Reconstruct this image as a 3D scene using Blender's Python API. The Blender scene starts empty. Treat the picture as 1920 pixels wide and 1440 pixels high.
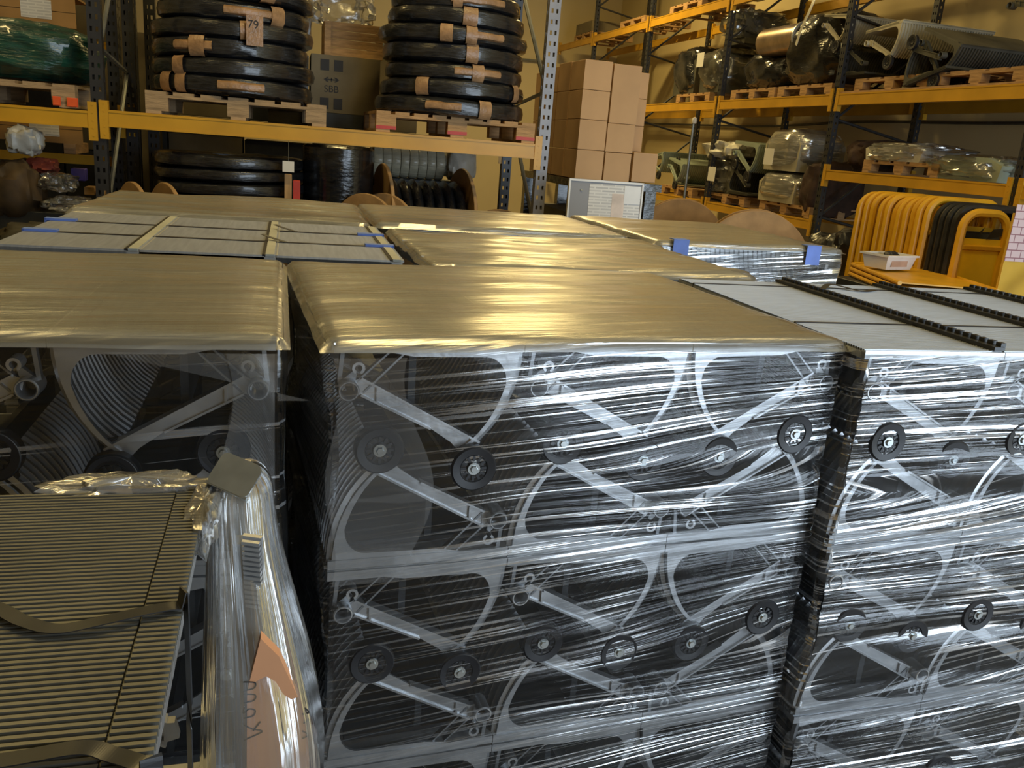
import bpy, math, random
from mathutils import Vector, Matrix, noise
random.seed(7)
S = bpy.context.scene
C = S.collection
PI = math.pi

# ------------------------------------------------------------------ camera
def cam_axes(yaw, pitch, roll):
    cy, sy, cp, sp, cr, sr = math.cos(yaw), math.sin(yaw), math.cos(pitch), math.sin(pitch), math.cos(roll), math.sin(roll)
    f = Vector((sy*cp, cy*cp, -sp)); r = Vector((cy, -sy, 0)); d = f.cross(r)
    return cr*r - sr*d, sr*r + cr*d, f
r_, d_, f_ = cam_axes(.2771, .2748, .0797)
cd = bpy.data.cameras.new('camera'); co = bpy.data.objects.new('camera', cd); C.objects.link(co)
m = Matrix.Identity(4)
for i in range(3):
    m[i][0] = r_[i]; m[i][1] = -d_[i]; m[i][2] = -f_[i]
m.translation = Vector((0, 0, 2.0))
co.matrix_world = m
cd.sensor_fit = 'HORIZONTAL'; cd.sensor_width = 36.0; cd.lens = 1595/1920*36.0
cd.clip_start = .02; cd.clip_end = 100
S.camera = co

# ------------------------------------------------------------------ world, light, exposure
w = bpy.data.worlds.new('world'); S.world = w; w.use_nodes = True
bg = w.node_tree.nodes['Background']; bg.inputs[0].default_value = (.72, .84, 1, 1); bg.inputs[1].default_value = 1.0
S.view_settings.view_transform = 'Standard'; S.view_settings.look = 'None'
S.view_settings.exposure = 0.0; S.view_settings.gamma = 1.0; S.view_settings.use_curve_mapping = False
S.cycles.max_bounces = 8; S.cycles.transparent_max_bounces = 24; S.cycles.diffuse_bounces = 3
S.cycles.glossy_bounces = 3; S.cycles.caustics_reflective = False; S.cycles.caustics_refractive = False
S.cycles.sample_clamp_indirect = 4.0

def area(name, loc, rot, sx, sy, power, col, spread=PI):
    l = bpy.data.lights.new(name, 'AREA'); l.shape = 'RECTANGLE'; l.size = sx; l.size_y = sy
    l.energy = power; l.color = col; l.spread = spread
    o = bpy.data.objects.new(name, l); C.objects.link(o); o.location = loc; o.rotation_euler = rot
    return o
# daylight through the open loading door behind the photographer
area('door_daylight', (5.0, -3.1, 2.3), (PI/2, 0, 0), 5.0, 4.4, 420, (.72, .86, 1.0))
# warm high-bay lamps in the roof (their housings are built further down)
WARM = (1.0, .74, .29)
LAMPS = [(-2.5, 4.4, 6.3), (1.2, 3.4, 6.3), (4.3, 5.0, 6.3), (4.2, 9.2, 6.3), (.6, 9.8, 6.3), (4.2, 14.0, 6.3), (-3, 9.8, 6.3)]
LAMP_W = [65, 115, 30, 40, 50, 280, 25]
for p, e in zip(LAMPS, LAMP_W):
    area('high_bay_light', p, (0, 0, 0), 1.2, .35, e, WARM)

# ------------------------------------------------------------------ materials
MATS = {}
def mat(name, col, rough=.6, metal=0., var=.12, vscale=6., stretch=(1, 1, 1), bump=0., bscale=40., spec=.5, col2=None, coat=0.):
    if name in MATS: return MATS[name]
    M = bpy.data.materials.new(name); M.use_nodes = True
    nt = M.node_tree; N = nt.nodes; L = nt.links
    b = N['Principled BSDF']
    b.inputs['Roughness'].default_value = rough; b.inputs['Metallic'].default_value = metal
    b.inputs['Specular IOR Level'].default_value = spec
    if coat: b.inputs['Coat Weight'].default_value = coat; b.inputs['Coat Roughness'].default_value = .08
    tc = N.new('ShaderNodeTexCoord'); mp = N.new('ShaderNodeMapping'); mp.inputs['Scale'].default_value = stretch
    L.new(tc.outputs['Object'], mp.inputs['Vector'])
    n = N.new('ShaderNodeTexNoise'); n.inputs['Scale'].default_value = vscale; n.inputs['Detail'].default_value = 4
    L.new(mp.outputs[0], n.inputs['Vector'])
    r = N.new('ShaderNodeMix'); r.data_type = 'RGBA'
    a = col2 if col2 else tuple(max(0, c*(1-var*2)) for c in col)
    c2 = col if col2 else tuple(min(1, c*(1+var*2)) for c in col)
    r.inputs[6].default_value = (*a, 1); r.inputs[7].default_value = (*c2, 1)
    mr = N.new('ShaderNodeMapRange'); mr.inputs[1].default_value = .3; mr.inputs[2].default_value = .7
    L.new(n.outputs[0], mr.inputs[0]); L.new(mr.outputs[0], r.inputs[0]); L.new(r.outputs[2], b.inputs['Base Color'])
    if bump:
        n2 = N.new('ShaderNodeTexNoise'); n2.inputs['Scale'].default_value = bscale; n2.inputs['Detail'].default_value = 3
        L.new(mp.outputs[0], n2.inputs['Vector'])
        bp = N.new('ShaderNodeBump'); bp.inputs['Strength'].default_value = bump; bp.inputs['Distance'].default_value = .02
        L.new(n2.outputs[0], bp.inputs['Height']); L.new(bp.outputs[0], b.inputs['Normal'])
    MATS[name] = M
    return M

def film(name, su, sv, base=.10, haze=.05, fold=.3, bump=.6, rough=.10, seed=0., tint=(.95, .96, .97), coarse=.35, thr=.60, hazecol=(.85, .87, .9), ur=None, fk=1.6, cw=.05):
    """stretch film: clear sheet, glossy wrinkles, whitish creases; u runs along the stretch, v across"""
    if name in MATS: return MATS[name]
    M = bpy.data.materials.new(name); M.use_nodes = True
    nt = M.node_tree; N = nt.nodes; L = nt.links; N.clear()
    out = N.new('ShaderNodeOutputMaterial')
    uv = N.new('ShaderNodeUVMap'); uv.uv_map = 'UVMap'
    def nz(scale, s, det=3., dist=0., rgh=.55):
        mp = N.new('ShaderNodeMapping'); mp.inputs['Scale'].default_value = (scale[0], scale[1], 1); mp.inputs['Location'].default_value = (s, s*1.7, s)
        L.new(uv.outputs[0], mp.inputs[0])
        n = N.new('ShaderNodeTexNoise'); n.noise_dimensions = '2D'; n.inputs['Scale'].default_value = 1
        n.inputs['Detail'].default_value = det; n.inputs['Distortion'].default_value = dist; n.inputs['Roughness'].default_value = rgh
        L.new(mp.outputs[0], n.inputs['Vector'])
        return n.outputs[0]
    def mth(op, a, b=None, cl=False):
        x = N.new('ShaderNodeMath'); x.operation = op; x.use_clamp = cl
        for i, v in enumerate((a, b)):
            if v is None: continue
            if isinstance(v, (int, float)): x.inputs[i].default_value = v
            else: L.new(v, x.inputs[i])
        return x.outputs[0]
    n1 = nz((su, sv), seed, 4, 0)
    n2 = nz((su*.45, sv*.22), seed+3, 2, 0)
    n3 = nz((su*1.3, sv*1.9), seed+9, 3, 0, .6)
    pat = nz((1.7, 2.2), seed+5, 2)              # where the film is more or less crumpled
    h = mth('ADD', mth('MULTIPLY', n1, 1.0), mth('MULTIPLY', n2, coarse*4))
    bp = N.new('ShaderNodeBump'); bp.inputs['Strength'].default_value = bump; bp.inputs['Distance'].default_value = .006
    L.new(h, bp.inputs['Height'])
    def ramp(x, lo, hi):
        r = N.new('ShaderNodeMapRange'); r.inputs[1].default_value = lo; r.inputs[2].default_value = hi
        r.interpolation_type = 'SMOOTHSTEP'; L.new(x, r.inputs[0]); return r.outputs[0]
    crease = mth('MULTIPLY', ramp(n3, thr, thr+cw), ramp(pat, .30, .58))
    if ur:
        sx = N.new('ShaderNodeSeparateXYZ'); L.new(uv.outputs[0], sx.inputs[0])
        k = N.new('ShaderNodeMapRange'); k.inputs[1].default_value = ur[0]; k.inputs[2].default_value = ur[1]; k.inputs[3].default_value = ur[2]; k.inputs[4].default_value = 1
        L.new(sx.outputs[0], k.inputs[0]); crease = mth('MULTIPLY', crease, k.outputs[0])
    fr = N.new('ShaderNodeFresnel'); fr.inputs[0].default_value = 1.5; L.new(bp.outputs[0], fr.inputs['Normal'])
    fac = mth('ADD', mth('ADD', mth('MULTIPLY', fr.outputs[0], fk), base), mth('MULTIPLY', crease, fold), True)
    fac = mth('MINIMUM', fac, .9)
    tr = N.new('ShaderNodeBsdfTransparent'); tr.inputs[0].default_value = (*tint, 1)
    gl = N.new('ShaderNodeBsdfGlossy'); gl.inputs['Color'].default_value = (.95, .95, .95, 1); gl.inputs['Roughness'].default_value = rough
    L.new(bp.outputs[0], gl.inputs['Normal'])
    df = N.new('ShaderNodeBsdfDiffuse'); df.inputs[0].default_value = (*hazecol, 1)
    tl = N.new('ShaderNodeBsdfTranslucent'); tl.inputs[0].default_value = (*hazecol, 1)
    hz = N.new('ShaderNodeMixShader'); hz.inputs[0].default_value = .35; L.new(df.outputs[0], hz.inputs[1]); L.new(tl.outputs[0], hz.inputs[2])
    m1 = N.new('ShaderNodeMixShader'); L.new(mth('ADD', mth('MULTIPLY', crease, fold), mth('MULTIPLY', pat, haze*2), True), m1.inputs[0])
    L.new(tr.outputs[0], m1.inputs[1]); L.new(hz.outputs[0], m1.inputs[2])
    m2 = N.new('ShaderNodeMixShader'); L.new(fac, m2.inputs[0]); L.new(m1.outputs[0], m2.inputs[1]); L.new(gl.outputs[0], m2.inputs[2])
    L.new(m2.outputs[0], out.inputs[0])
    MATS[name] = M
    return M

ALU = mat('cast_aluminium', (.60, .61, .62), .36, .75, .10, 9, bump=.05)
ALUD = mat('dull_aluminium', (.30, .31, .32), .42, .8, .12, 8)
TREAD = mat('tread_aluminium', (.46, .47, .47), .42, .4, .06, 5, (14, 1, 1))
TREADB = mat('brushed_tread_aluminium', (.50, .53, .56), .40, .45, .06, 6, (2, 30, 1))
RIB = mat('grey_ribbed_tread', (.19, .185, .155), .45, .5, .10, 5)
RISER = mat('riser_aluminium', (.56, .57, .58), .34, .8, .10, 6)
RUB = mat('black_rubber', (.012, .012, .014), .45, 0, .2, 12)
HUB = mat('black_plastic', (.02, .021, .024), .35, 0, .2, 12)
ZINC = mat('zinc_plated_steel', (.62, .66, .66), .25, .9, .06, 20)
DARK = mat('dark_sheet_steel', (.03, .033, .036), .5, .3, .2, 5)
WOOD = mat('pallet_wood', (.42, .25, .11), .75, 0, .16, 7, (1, 1, 6), .2, 30)
WOODG = mat('weathered_pallet_wood', (.36, .25, .14), .8, 0, .16, 7, (1, 1, 6), .2, 30)
PLY = mat('reel_plywood', (.44, .27, .12), .7, 0, .12, 5, (6, 1, 1), .1, 30)
CARD = mat('cardboard', (.52, .32, .16), .8, 0, .04, 3)
CARDD = mat('brown_cardboard', (.40, .22, .07), .8, 0, .10, 3)
YEL = mat('yellow_beam_paint', (.58, .31, .02), .42, 0, .06, 3)
YELB = mat('yellow_barrier_paint', (.70, .37, .015), .4, 0, .08, 5)
BLU = mat('blue_black_upright_paint', (.024, .025, .028), .42, .0, .15, 6)
GREYUP = mat('grey_blue_upright_paint', (.20, .19, .19), .40, .15, .10, 6)
WALLC = mat('cream_wall_paint', (.62, .50, .26), .8, 0, .03, .8)
CEIL = mat('cream_ceiling_sheet', (.62, .56, .40), .8, 0, .04, .6)
CONC = mat('concrete_floor', (.22, .21, .20), .55, 0, .12, 1.5, bump=.05, bscale=20)
BLKF = mat('black_wrap', (.012, .013, .014), .22, 0, .3, 7, (1, 1, 3), .35, 14, coat=.6)
COILM = mat('wrapped_black_handrail', (.018, .019, .021), .26, 0, .3, 9, (1, 1, 6), .25, 20, coat=.5)
TAPEM = mat('brown_parcel_tape', (.34, .20, .10), .35, 0, .14, 16, bump=.2, bscale=50)
PAPER = mat('white_paper', (.74, .72, .68), .7, 0, .03, 4)
GREENW = mat('dark_green_wrap', (.006, .045, .032), .3, 0, .35, 5, (1, 1, 5), .5, 14, coat=.5)
BLUET = mat('blue_plastic_tape', (.13, .22, .62), .5, 0, .1, 10)
ORANGE = mat('orange_plank', (.74, .36, .18), .6, 0, .12, 5, (1, 1, .25))
INK = mat('black_ink', (.015, .013, .013), .6)
WHITEP = mat('white_plastic', (.72, .70, .66), .4, 0, .04, 6)
GREYB = mat('grey_board', (.27, .27, .28), .55, 0, .04, 3)
RED = mat('red_paint', (.55, .05, .03), .5)
PURP = mat('purple_plastic', (.08, .06, .30), .5)
ORED = mat('orange_red_plastic', (.8, .12, .03), .4)
PALEG = mat('pale_green_metal', (.34, .40, .33), .45, .2, .1, 4)
CREAMM = mat('cream_metal', (.52, .48, .36), .45, .2, .08, 4)
BAGM = mat('black_bag_plastic', (.010, .011, .014), .3, 0, .3, 5, bump=.4, bscale=9)
STEELD = mat('galvanised_tube', (.26, .27, .25), .4, .7, .1, 8)
PINK = mat('pink_notice', (.72, .52, .50), .7, 0, .03, 5)
LAMPW = mat('lamp_housing', (.5, .5, .5), .4, .5)

FILM_SIDE = film('stretch_film_side', .8, 70, .0, .012, .9, .9, .08, 0., coarse=.5, thr=.556, ur=(.2, .70, .10), fk=1.0)
FILM_SIDE_CLEAR = film('stretch_film_side_slack', .8, 26, .0, .010, .35, .7, .09, 4., coarse=.6, thr=.63, fk=.9)
FILM_SIDE_WILD = film('stretch_film_side_tangled', 1.3, 52, .01, .02, .9, 1.0, .08, 8., coarse=.8, thr=.552, fk=1.0)
FILM_TOP = film('stretch_film_top', 1.6, 17, .06, .32, .25, .75, .26, 2., coarse=.6, thr=.60, hazecol=(.60, .60, .56), cw=.09, fk=1.3)
FILM_FAR = film('stretch_film_far', 6, 9, .06, .06, .25, 1., .2, 6., coarse=.6, thr=.58)
FILM_BUNDLE = film('bunched_film', 16, 3, .10, .30, .45, 1., .15, 11., coarse=.6, thr=.50)
FILM_MILKY = film('milky_bunched_film', 26, 2.2, .06, .30, .5, 1., .14, 17., coarse=.6, thr=.50, hazecol=(.72, .71, .66), cw=.12)
FILM_WRINKLED = film('wrinkled_white_film', 2.5, 26, .08, .14, .6, 1., .18, 19., coarse=.6, thr=.52, cw=.08)
FILM_LAP = film('stretch_film_overlap', 1.2, 8, .02, .07, .05, .3, .12, 13., coarse=.6, thr=.64)

def printed(name, base, ink, kx, kz, gap=.5, c2=.5):
    """flat print: rows of broken dark lines on a sheet (object coords x, z)"""
    if name in MATS: return MATS[name]
    M = mat(name, base, .65, 0, .03, 4)
    nt = M.node_tree; N = nt.nodes; L = nt.links; b = N['Principled BSDF']
    src = b.inputs['Base Color'].links[0].from_socket
    tc = N.new('ShaderNodeTexCoord'); mp = N.new('ShaderNodeMapping'); mp.inputs['Rotation'].default_value = (PI/2, 0, 0)
    L.new(tc.outputs['Object'], mp.inputs[0])
    br = N.new('ShaderNodeTexBrick'); br.inputs['Scale'].default_value = 1; br.inputs['Brick Width'].default_value = kx; br.inputs['Row Height'].default_value = kz
    br.inputs['Mortar Size'].default_value = kz*gap; br.inputs['Color1'].default_value = (0, 0, 0, 1); br.inputs['Color2'].default_value = (c2, c2, c2, 1); br.inputs['Mortar'].default_value = (1, 1, 1, 1)
    L.new(mp.outputs[0], br.inputs['Vector'])
    mx = N.new('ShaderNodeMix'); mx.data_type = 'RGBA'; mx.inputs[6].default_value = (*ink, 1)
    L.new(br.outputs[0], mx.inputs[0]); L.new(src, mx.inputs[7]); L.new(mx.outputs[2], b.inputs['Base Color'])
    return M
PRINT = printed('printed_sheet', (.74, .72, .68), (.50, .49, .48), .11, .022, .25)

# ------------------------------------------------------------------ mesh builder
class MB:
    def __init__(s): s.v = []; s.f = []; s.uv = None
    def quadgrid(s, pts, nu, nv, cu=False, flip=False, uvs=None):
        o = len(s.v); s.v += pts
        if uvs is not None:
            if s.uv is None: s.uv = []
            s.uv += uvs
        for j in range(nv-1):
            for i in range(nu if cu else nu-1):
                a = o+j*nu+i; b = o+j*nu+(i+1) % nu; c = b+nu; d = a+nu
                s.f.append((a, d, c, b) if flip else (a, b, c, d))
        return s
    def box(s, x0, x1, y0, y1, z0, z1, M=None):
        o = len(s.v)
        P = [Vector((x, y, z)) for z in (z0, z1) for y in (y0, y1) for x in (x0, x1)]
        if M is not None: P = [M @ p for p in P]
        s.v += [tuple(p) for p in P]
        for f in ((0, 2, 3, 1), (4, 5, 7, 6), (0, 1, 5, 4), (2, 6, 7, 3), (0, 4, 6, 2), (1, 3, 7, 5)): s.f.append(tuple(o+i for i in f))
        return s
    def prism(s, poly, y0, y1, plane='xz'):
        o = len(s.v); n = len(poly)
        for y in (y0, y1):
            for a, b in poly:
                s.v.append((a, y, b) if plane == 'xz' else ((a, b, y) if plane == 'xy' else (y, a, b)))
        s.f.append(tuple(o+i for i in range(n))); s.f.append(tuple(o+n+i for i in reversed(range(n))))
        for i in range(n): s.f.append((o+i, o+n+i, o+n+(i+1) % n, o+(i+1) % n))
        return s
    def tube(s, pts, r, n=8, cap=True):
        pts = [Vector(p) for p in pts]; o = len(s.v)
        rad = r if isinstance(r, (list, tuple)) else [r]*len(pts)
        up = None
        for i, p in enumerate(pts):
            t = (pts[min(i+1, len(pts)-1)]-pts[max(i-1, 0)]).normalized()
            if up is None: up = Vector((0, 0, 1)) if abs(t.z) < .9 else Vector((1, 0, 0))
            u = (up-t*up.dot(t)).normalized(); w_ = t.cross(u); up = u
            for k in range(n):
                a = 2*PI*k/n; s.v.append(tuple(p+(u*math.cos(a)+w_*math.sin(a))*rad[i]))
        for j in range(len(pts)-1):
            for k in range(n):
                a = o+j*n+k; b = o+j*n+(k+1) % n; s.f.append((a, b, b+n, a+n))
        if cap:
            s.f.append(tuple(o+k for k in reversed(range(n)))); e = o+(len(pts)-1)*n; s.f.append(tuple(e+k for k in range(n)))
        return s
    def lathe(s, prof, n=24, M=None, closed=True):
        """profile (r, h) round local z; closed = profile is a loop"""
        o = len(s.v); k = len(prof)
        for i in range(n):
            a = 2*PI*i/n
            for r, h in prof:
                p = Vector((r*math.cos(a), r*math.sin(a), h))
                if M is not None: p = M @ p
                s.v.append(tuple(p))
        for i in range(n):
            for j in range(k if closed else k-1):
                a = o+i*k+j; b = o+i*k+(j+1) % k; c = o+((i+1) % n)*k+(j+1) % k; d = o+((i+1) % n)*k+j
                s.f.append((a, d, c, b))
        return s
    def mesh(s, name, m, smooth=False):
        me = bpy.data.meshes.new(name); me.from_pydata([tuple(v) for v in s.v], [], s.f)
        if s.uv is not None:
            l = me.uv_layers.new(name='UVMap')
            for p in me.polygons:
                for li in p.loop_indices: l.data[li].uv = s.uv[me.loops[li].vertex_index]
        me.materials.append(m)
        if smooth:
            me.polygons.foreach_set('use_smooth', [True]*len(me.polygons))
            try: me.set_sharp_from_angle(angle=.7)
            except Exception: pass
        me.validate(); me.update()
        return me

def ob(name, me, parent=None, loc=None, rot=None, scale=None):
    o = bpy.data.objects.new(name, me); C.objects.link(o)
    if parent is not None: o.parent = parent
    if loc is not None: o.location = loc
    if rot is not None: o.rotation_euler = rot
    if scale is not None: o.scale = scale
    return o
def tag(o, label, cat, group=None, kind=None):
    o['label'] = label; o['category'] = cat
    if group: o['group'] = group
    if kind: o['kind'] = kind
    return o
def thing(name, label, cat, loc=(0, 0, 0), rot=(0, 0, 0), group=None):
    o = bpy.data.objects.new(name, None); C.objects.link(o); o.location = loc; o.rotation_euler = rot; o.empty_display_size = .1
    return tag(o, label, cat, group)
def struct(name, mb, m, parent=None):
    o = ob(name, mb.mesh(name, m), parent); o['kind'] = 'structure'
    return o
RX90 = Matrix.Rotation(PI/2, 4, 'X'); RY90 = Matrix.Rotation(PI/2, 4, 'Y')

# ------------------------------------------------------------------ the hall
XR, YB, XL, YF, ZC = 7.6, 20.0, -9.0, -3.3, 7.0
struct('floor', MB().box(XL-.2, XR+.2, YF-6, YB+.2, -.2, 0), CONC)
struct('wall_back', MB().box(XL, XR, YB, YB+.2, 0, ZC), WALLC)
struct('wall_right', MB().box(XR, XR+.2, YF, YB, 0, ZC), WALLC)
struct('wall_left', MB().box(XL-.2, XL, YF, YB, 0, ZC), WALLC)
struct('ceiling', MB().box(XL, XR, YF, YB, ZC, ZC+.2), CEIL)
wf = MB(); wf.box(XL, 2.5, YF-.2, YF, 0, ZC).box(2.5, XR, YF-.2, YF, 4.6, ZC)
struct('wall_front', wf, WALLC)
lm = MB().box(-.62, .62, -.2, .2, .02, .12).box(-.5, .5, -.06, .06, .12, .2).mesh('lamp_housing', LAMPW)
for i, p in enumerate(LAMPS):
    o = ob('high_bay_lamp', lm, None, p)
    tag(o, ['high bay roof lamp over the left aisle', 'high bay roof lamp above the wrapped stacks', 'high bay roof lamp beside the right rack', 'high bay roof lamp over the right rack middle', 'high bay roof lamp behind the coil rack', 'high bay roof lamp near the far wall', 'high bay roof lamp in the far left corner'][i], 'lamp', 'roof lamps')
    ob('hanger', MB().tube([(0, 0, .2), (0, 0, ZC-p[2])], .008, 6).mesh('hanger', STEELD), o)

# ------------------------------------------------------------------ escalator steps
TL, TW, TP = .385, .96, .387      # tread length, step width, column pitch
H = .480                           # height of an interlocked pair
def arc_riser(t):                 # riser line from tread nose down to the toe
    a = t*1.02
    R = .235
    return (TL-.008-R*(1-math.cos(a))*.86, -.016-R*math.sin(a)*1.03)
def step_meshes():
    D = {}
    def tread(y0, y1, m, name):
        mb = MB(); p = .00914; n = max(2, int((y1-y0-.003)/p)); pts = []
        prof = [(y0, -.022), (y0, -.006)]
        st = (y1-y0-.008)/n
        for i in range(n):
            a = y0+.0015+i*st
            prof += [(a+.1*st, -.006), (a+.14*st, 0), (a+.62*st, 0), (a+.66*st, -.006)]
        prof += [(y1-.006, -.006), (y1-.006, -.022)]
        for x in (0, TL-.034):
            pts += [(x, y, z) for y, z in prof]
        mb.quadgrid(pts, len(prof), 2, flip=True)
        k = len(prof)
        # end strip, ribs set half a pitch over, ends left as a comb
        mb.box(0, TL, y0, y1-.006, -.022, -.0062)
        for i in range(n):
            a = y0+.0015+i*st+st*.5
            mb.box(TL-.032, TL+.006, a+.12*st, min(a+.62*st, y1-.006), -.008, 0)
        return mb.mesh(name, m)
    D['tread3'] = [tread(TW*a, TW*b, TREAD, 'tread_panel') for a, b in ((0, 1/3), (1/3, 2/3), (2/3, 1))]
    D['treadC'] = [tread(TW*a, TW*b, TREADB, 'brushed_tread_panel') for a, b in ((0, .30), (.30, .90), (.90, 1))]
    D['treadH'] = [tread(TW*a, TW*b, RIB, 'grey_tread_panel') for a, b in ((0, 1),)]
    # ribbed riser
    mb = MB(); prof = []; n = 34; st = (TW-.01)/n
    for i in range(n):
        a = .005+i*st
        prof += [(a+.10*st, 0), (a+.18*st, .010), (a+.50*st, .010), (a+.58*st, 0)]
    K = 9; pts = []
    for j in range(K):
        x, z = arc_riser(j/(K-1)); x2, z2 = arc_riser(j/(K-1)+.01); t = Vector((x2-x, z2-z)).normalized()
        pts += [(x-t.y*d, y, z+t.x*d) for y, d in prof]
    mb.quadgrid(pts, len(prof), K)
    D['riser'] = mb.mesh('riser', RISER, True)
    # side web: along the riser and under the tread with a rounded inner corner
    out = [(x-.001, z) for x, z in (arc_riser(j/10) for j in range(11))]
    inn = []
    for j in range(10, -1, -1):
        x, z = arc_riser(j/10); wd = .011+.006*(1-j/10)
        if z < -.085: inn.append((x-wd, z))
    x1 = inn[-1][0]
    for k in range(1, 7):
        a = k/6*PI/2; inn.append((x1-.045*(1-math.cos(a)), -.085+.052*math.sin(a)))
    web = [(.10, -.020), (TL-.008, -.020)]+out[1:]+inn+[(.16, -.031)]
    D['web'] = MB().prism(web, 0, .007).mesh('side_web', ALU)
    D['lip'] = MB().box(0, TL, -.003, .012, -.0215, -.002).mesh('tread_edge', ALU)
    # diagonal arm with a stiffening flange
    arm = MB().prism([(.058, -.074), (.10, -.098), (.285, -.206), (.312, -.224), (.296, -.232), (.268, -.240), (.245, -.214), (.20, -.182), (.12, -.138), (.058, -.108)], .006, .012)
    for (a, b), (c, d), y1 in (((.058, -.074), (.305, -.215), .030), ((.058, -.108), (.20, -.182), .022)):
        L = Vector((c-a, d-b)); nrm = Vector((-L.y, L.x)).normalized()*.0022
        arm.prism([(a-nrm.x, b-nrm.y), (c-nrm.x, d-nrm.y), (c+nrm.x, d+nrm.y), (a+nrm.x, b+nrm.y)], .0, y1)
    arm.prism([(.040, -.080), (.062, -.074), (.062, -.108), (.046, -.108)], .004, .02)
    arm.box(.088, .093, .0, .03, -.122, -.092)
    D['arm'] = arm.mesh('diagonal_arm', ALU)
    def ring(cx, cz, ro, ri, y0, y1, n=22):
        M = Matrix.Translation((cx, 0, cz)) @ RX90
        return MB().lathe([(ri, -y1), (ro, -y1), (ro, -y0-.002), (ro-.002, -y0), (ri+.002, -y0), (ri, -y0-.003)], n, M)
    D['boss'] = ring(.032, -.094, .0205, .0150, -.019, .035).mesh('pivot_boss', ALU, True)
    rg = MB(); n = 14   # open guide ring
    for k in range(n):
        a0, a1 = -1.2+k*5.4/n, -1.2+(k+1)*5.4/n
        q = [(.050+r*math.cos(a), -.050+r*math.sin(a)) for r, a in ((.0125, a0), (.0125, a1), (.0070, a1), (.0070, a0))]
        rg.prism(q, -.014, .020)
    D['ring'] = rg.mesh('guide_ring', ALU)
    br = MB()
    for q in ([(.018, -.02), (.026, -.02), (.020, -.082), (.012, -.082)], [(.014, -.084), (.044, -.058), (.050, -.064), (.046, -.084)],
              [(.112, -.02), (.117, -.02), (.049, -.085), (.046, -.082)], [(.144, -.02), (.149, -.02), (.064, -.106), (.061, -.103)]):
        br.prism(q, .004, .018)
    D['brace'] = br.mesh('boss_brace', ALUD)
    # dark inner pan under the tread
    D['pan'] = MB().box(.02, TL-.05, .05, TW-.05, -.036, -.024).box(.16, .175, .05, TW-.05, -.15, -.036).mesh('inner_pan', DARK)
    cx, cz, R = .290, -.264, .049
    M = Matrix.Translation((cx, -.010, cz)) @ RX90
    D['tyre'] = MB().lathe([(.030, .010), (.045, .012), (.049, .008), (.049, -.014), (.045, -.018), (.030, -.016)], 32, M).mesh('roller', RUB, True)
    hb = MB().lathe([(.004, .006), (.014, .008), (.015, .004), (.024, .004), (.029, .010), (.0305, -.012), (.004, -.012)], 26, M)
    for k in range(12):
        a = 2*PI*k/12; hb.box(-.0026, .0026, .0165, .0275, .003, .0085, M @ Matrix.Rotation(a, 4, 'Z'))
    D['hub'] = hb.mesh('hub', HUB, True)
    bt = MB().lathe([(.0, .016), (.007, .016), (.0085, .013), (.0085, .011), (.0125, .011), (.013, .006), (0.001, .006)], 6, M, False)
    bt.lathe([(.0085, .0115), (.013, .0115), (.0135, .008), (.0085, .008)], 18, M)
    D['bolt'] = bt.mesh('bolt', ZINC)
    D['axle'] = MB().tube([(cx, -.005, cz), (cx, .05, cz)], .010, 10).prism([(cx-.012, cz), (cx+.012, cz), (.318, -.205), (.285, -.20)], .020, .034).mesh('roller_bracket', DARK)
    cb = MB()   # black toothed edge strip (right-hand edge of a bare tread)
    cb.box(TL-.030, TL+.0, .0, TW, .0005, .010)
    n = 36
    for i in range(n):
        y = (i+.15)*TW/n; cb.box(TL-.010, TL+.004, y, y+.62*TW/n, .010, .019)
    D['comb'] = cb.mesh('toothed_edge_strip', HUB)
    return D
SM = step_meshes()
def mirror_y(me):
    n = me.copy()
    for v in n.vertices: v.co.y = TW-v.co.y
    n.flip_normals()
    return n
SMF = {k: mirror_y(SM[k]) for k in ('web', 'arm', 'boss', 'tyre', 'lip', 'ring', 'brace', 'hub', 'bolt', 'axle')}

SEAM = {wd_: MB().box(.002, TL-.002, -wd_/2, wd_/2, -.02, .002).mesh('seam_strip', HUB) for wd_ in (.008, .022)}
EDGE = (MB().box(TL-.030, TL-.004, .002, TW-.002, -.004, .003).mesh('edge_strip', mat('pale_yellow_strip', (.40, .41, .37), .5, 0, .06)), MB().box(TL-.040, TL-.032, .002, TW-.002, -.004, .002).mesh('edge_seam', HUB))
def place_step(M, label, group, tread='tread3', comb=False, full=True, simple=False, flip=False, seam=None, edge=False):
    o = thing('escalator_step', label, 'escalator step', group=group)
    o.matrix_world = M
    for me in SM[tread]: ob('tread_panel', me, o)
    ob('riser', SM['riser'], o)
    for k, nm in (('web', 'side_web'), ('arm', 'diagonal_arm')):
        ob(nm, SM[k], o); ob(nm, SMF[k], o)
    if not simple:
        ob('tread_edge', SM['lip'], o); ob('tread_edge', SMF['lip'], o)
        N_, F_ = (SMF, SM) if flip else (SM, SMF)      # N_: the end that faces the aisle
        ob('pivot_boss', N_['boss'], o); ob('guide_ring', N_['ring'], o); ob('boss_brace', N_['brace'], o); ob('inner_pan', SM['pan'], o)
        t = ob('roller', N_['tyre'], o); ob('hub', N_['hub'], t); ob('bolt', N_['bolt'], t); ob('roller_bracket', N_['axle'], o)
        ob('roller', F_['tyre'], o)
    if seam:
        for fr_, wd_ in seam: ob('seam_strip', SEAM[wd_], o, (0, TW*fr_-.003, 0))['label'] = 'dark strip between tread panels'
    if edge:
        ob('edge_strip', EDGE[0], o)['label'] = 'pale strip along the tread edge'; ob('edge_seam', EDGE[1], o)
    if comb:
        c = ob('toothed_edge_strip', SM['comb'], o); c['label'] = 'black toothed strip along the tread edge'
    return o

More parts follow.
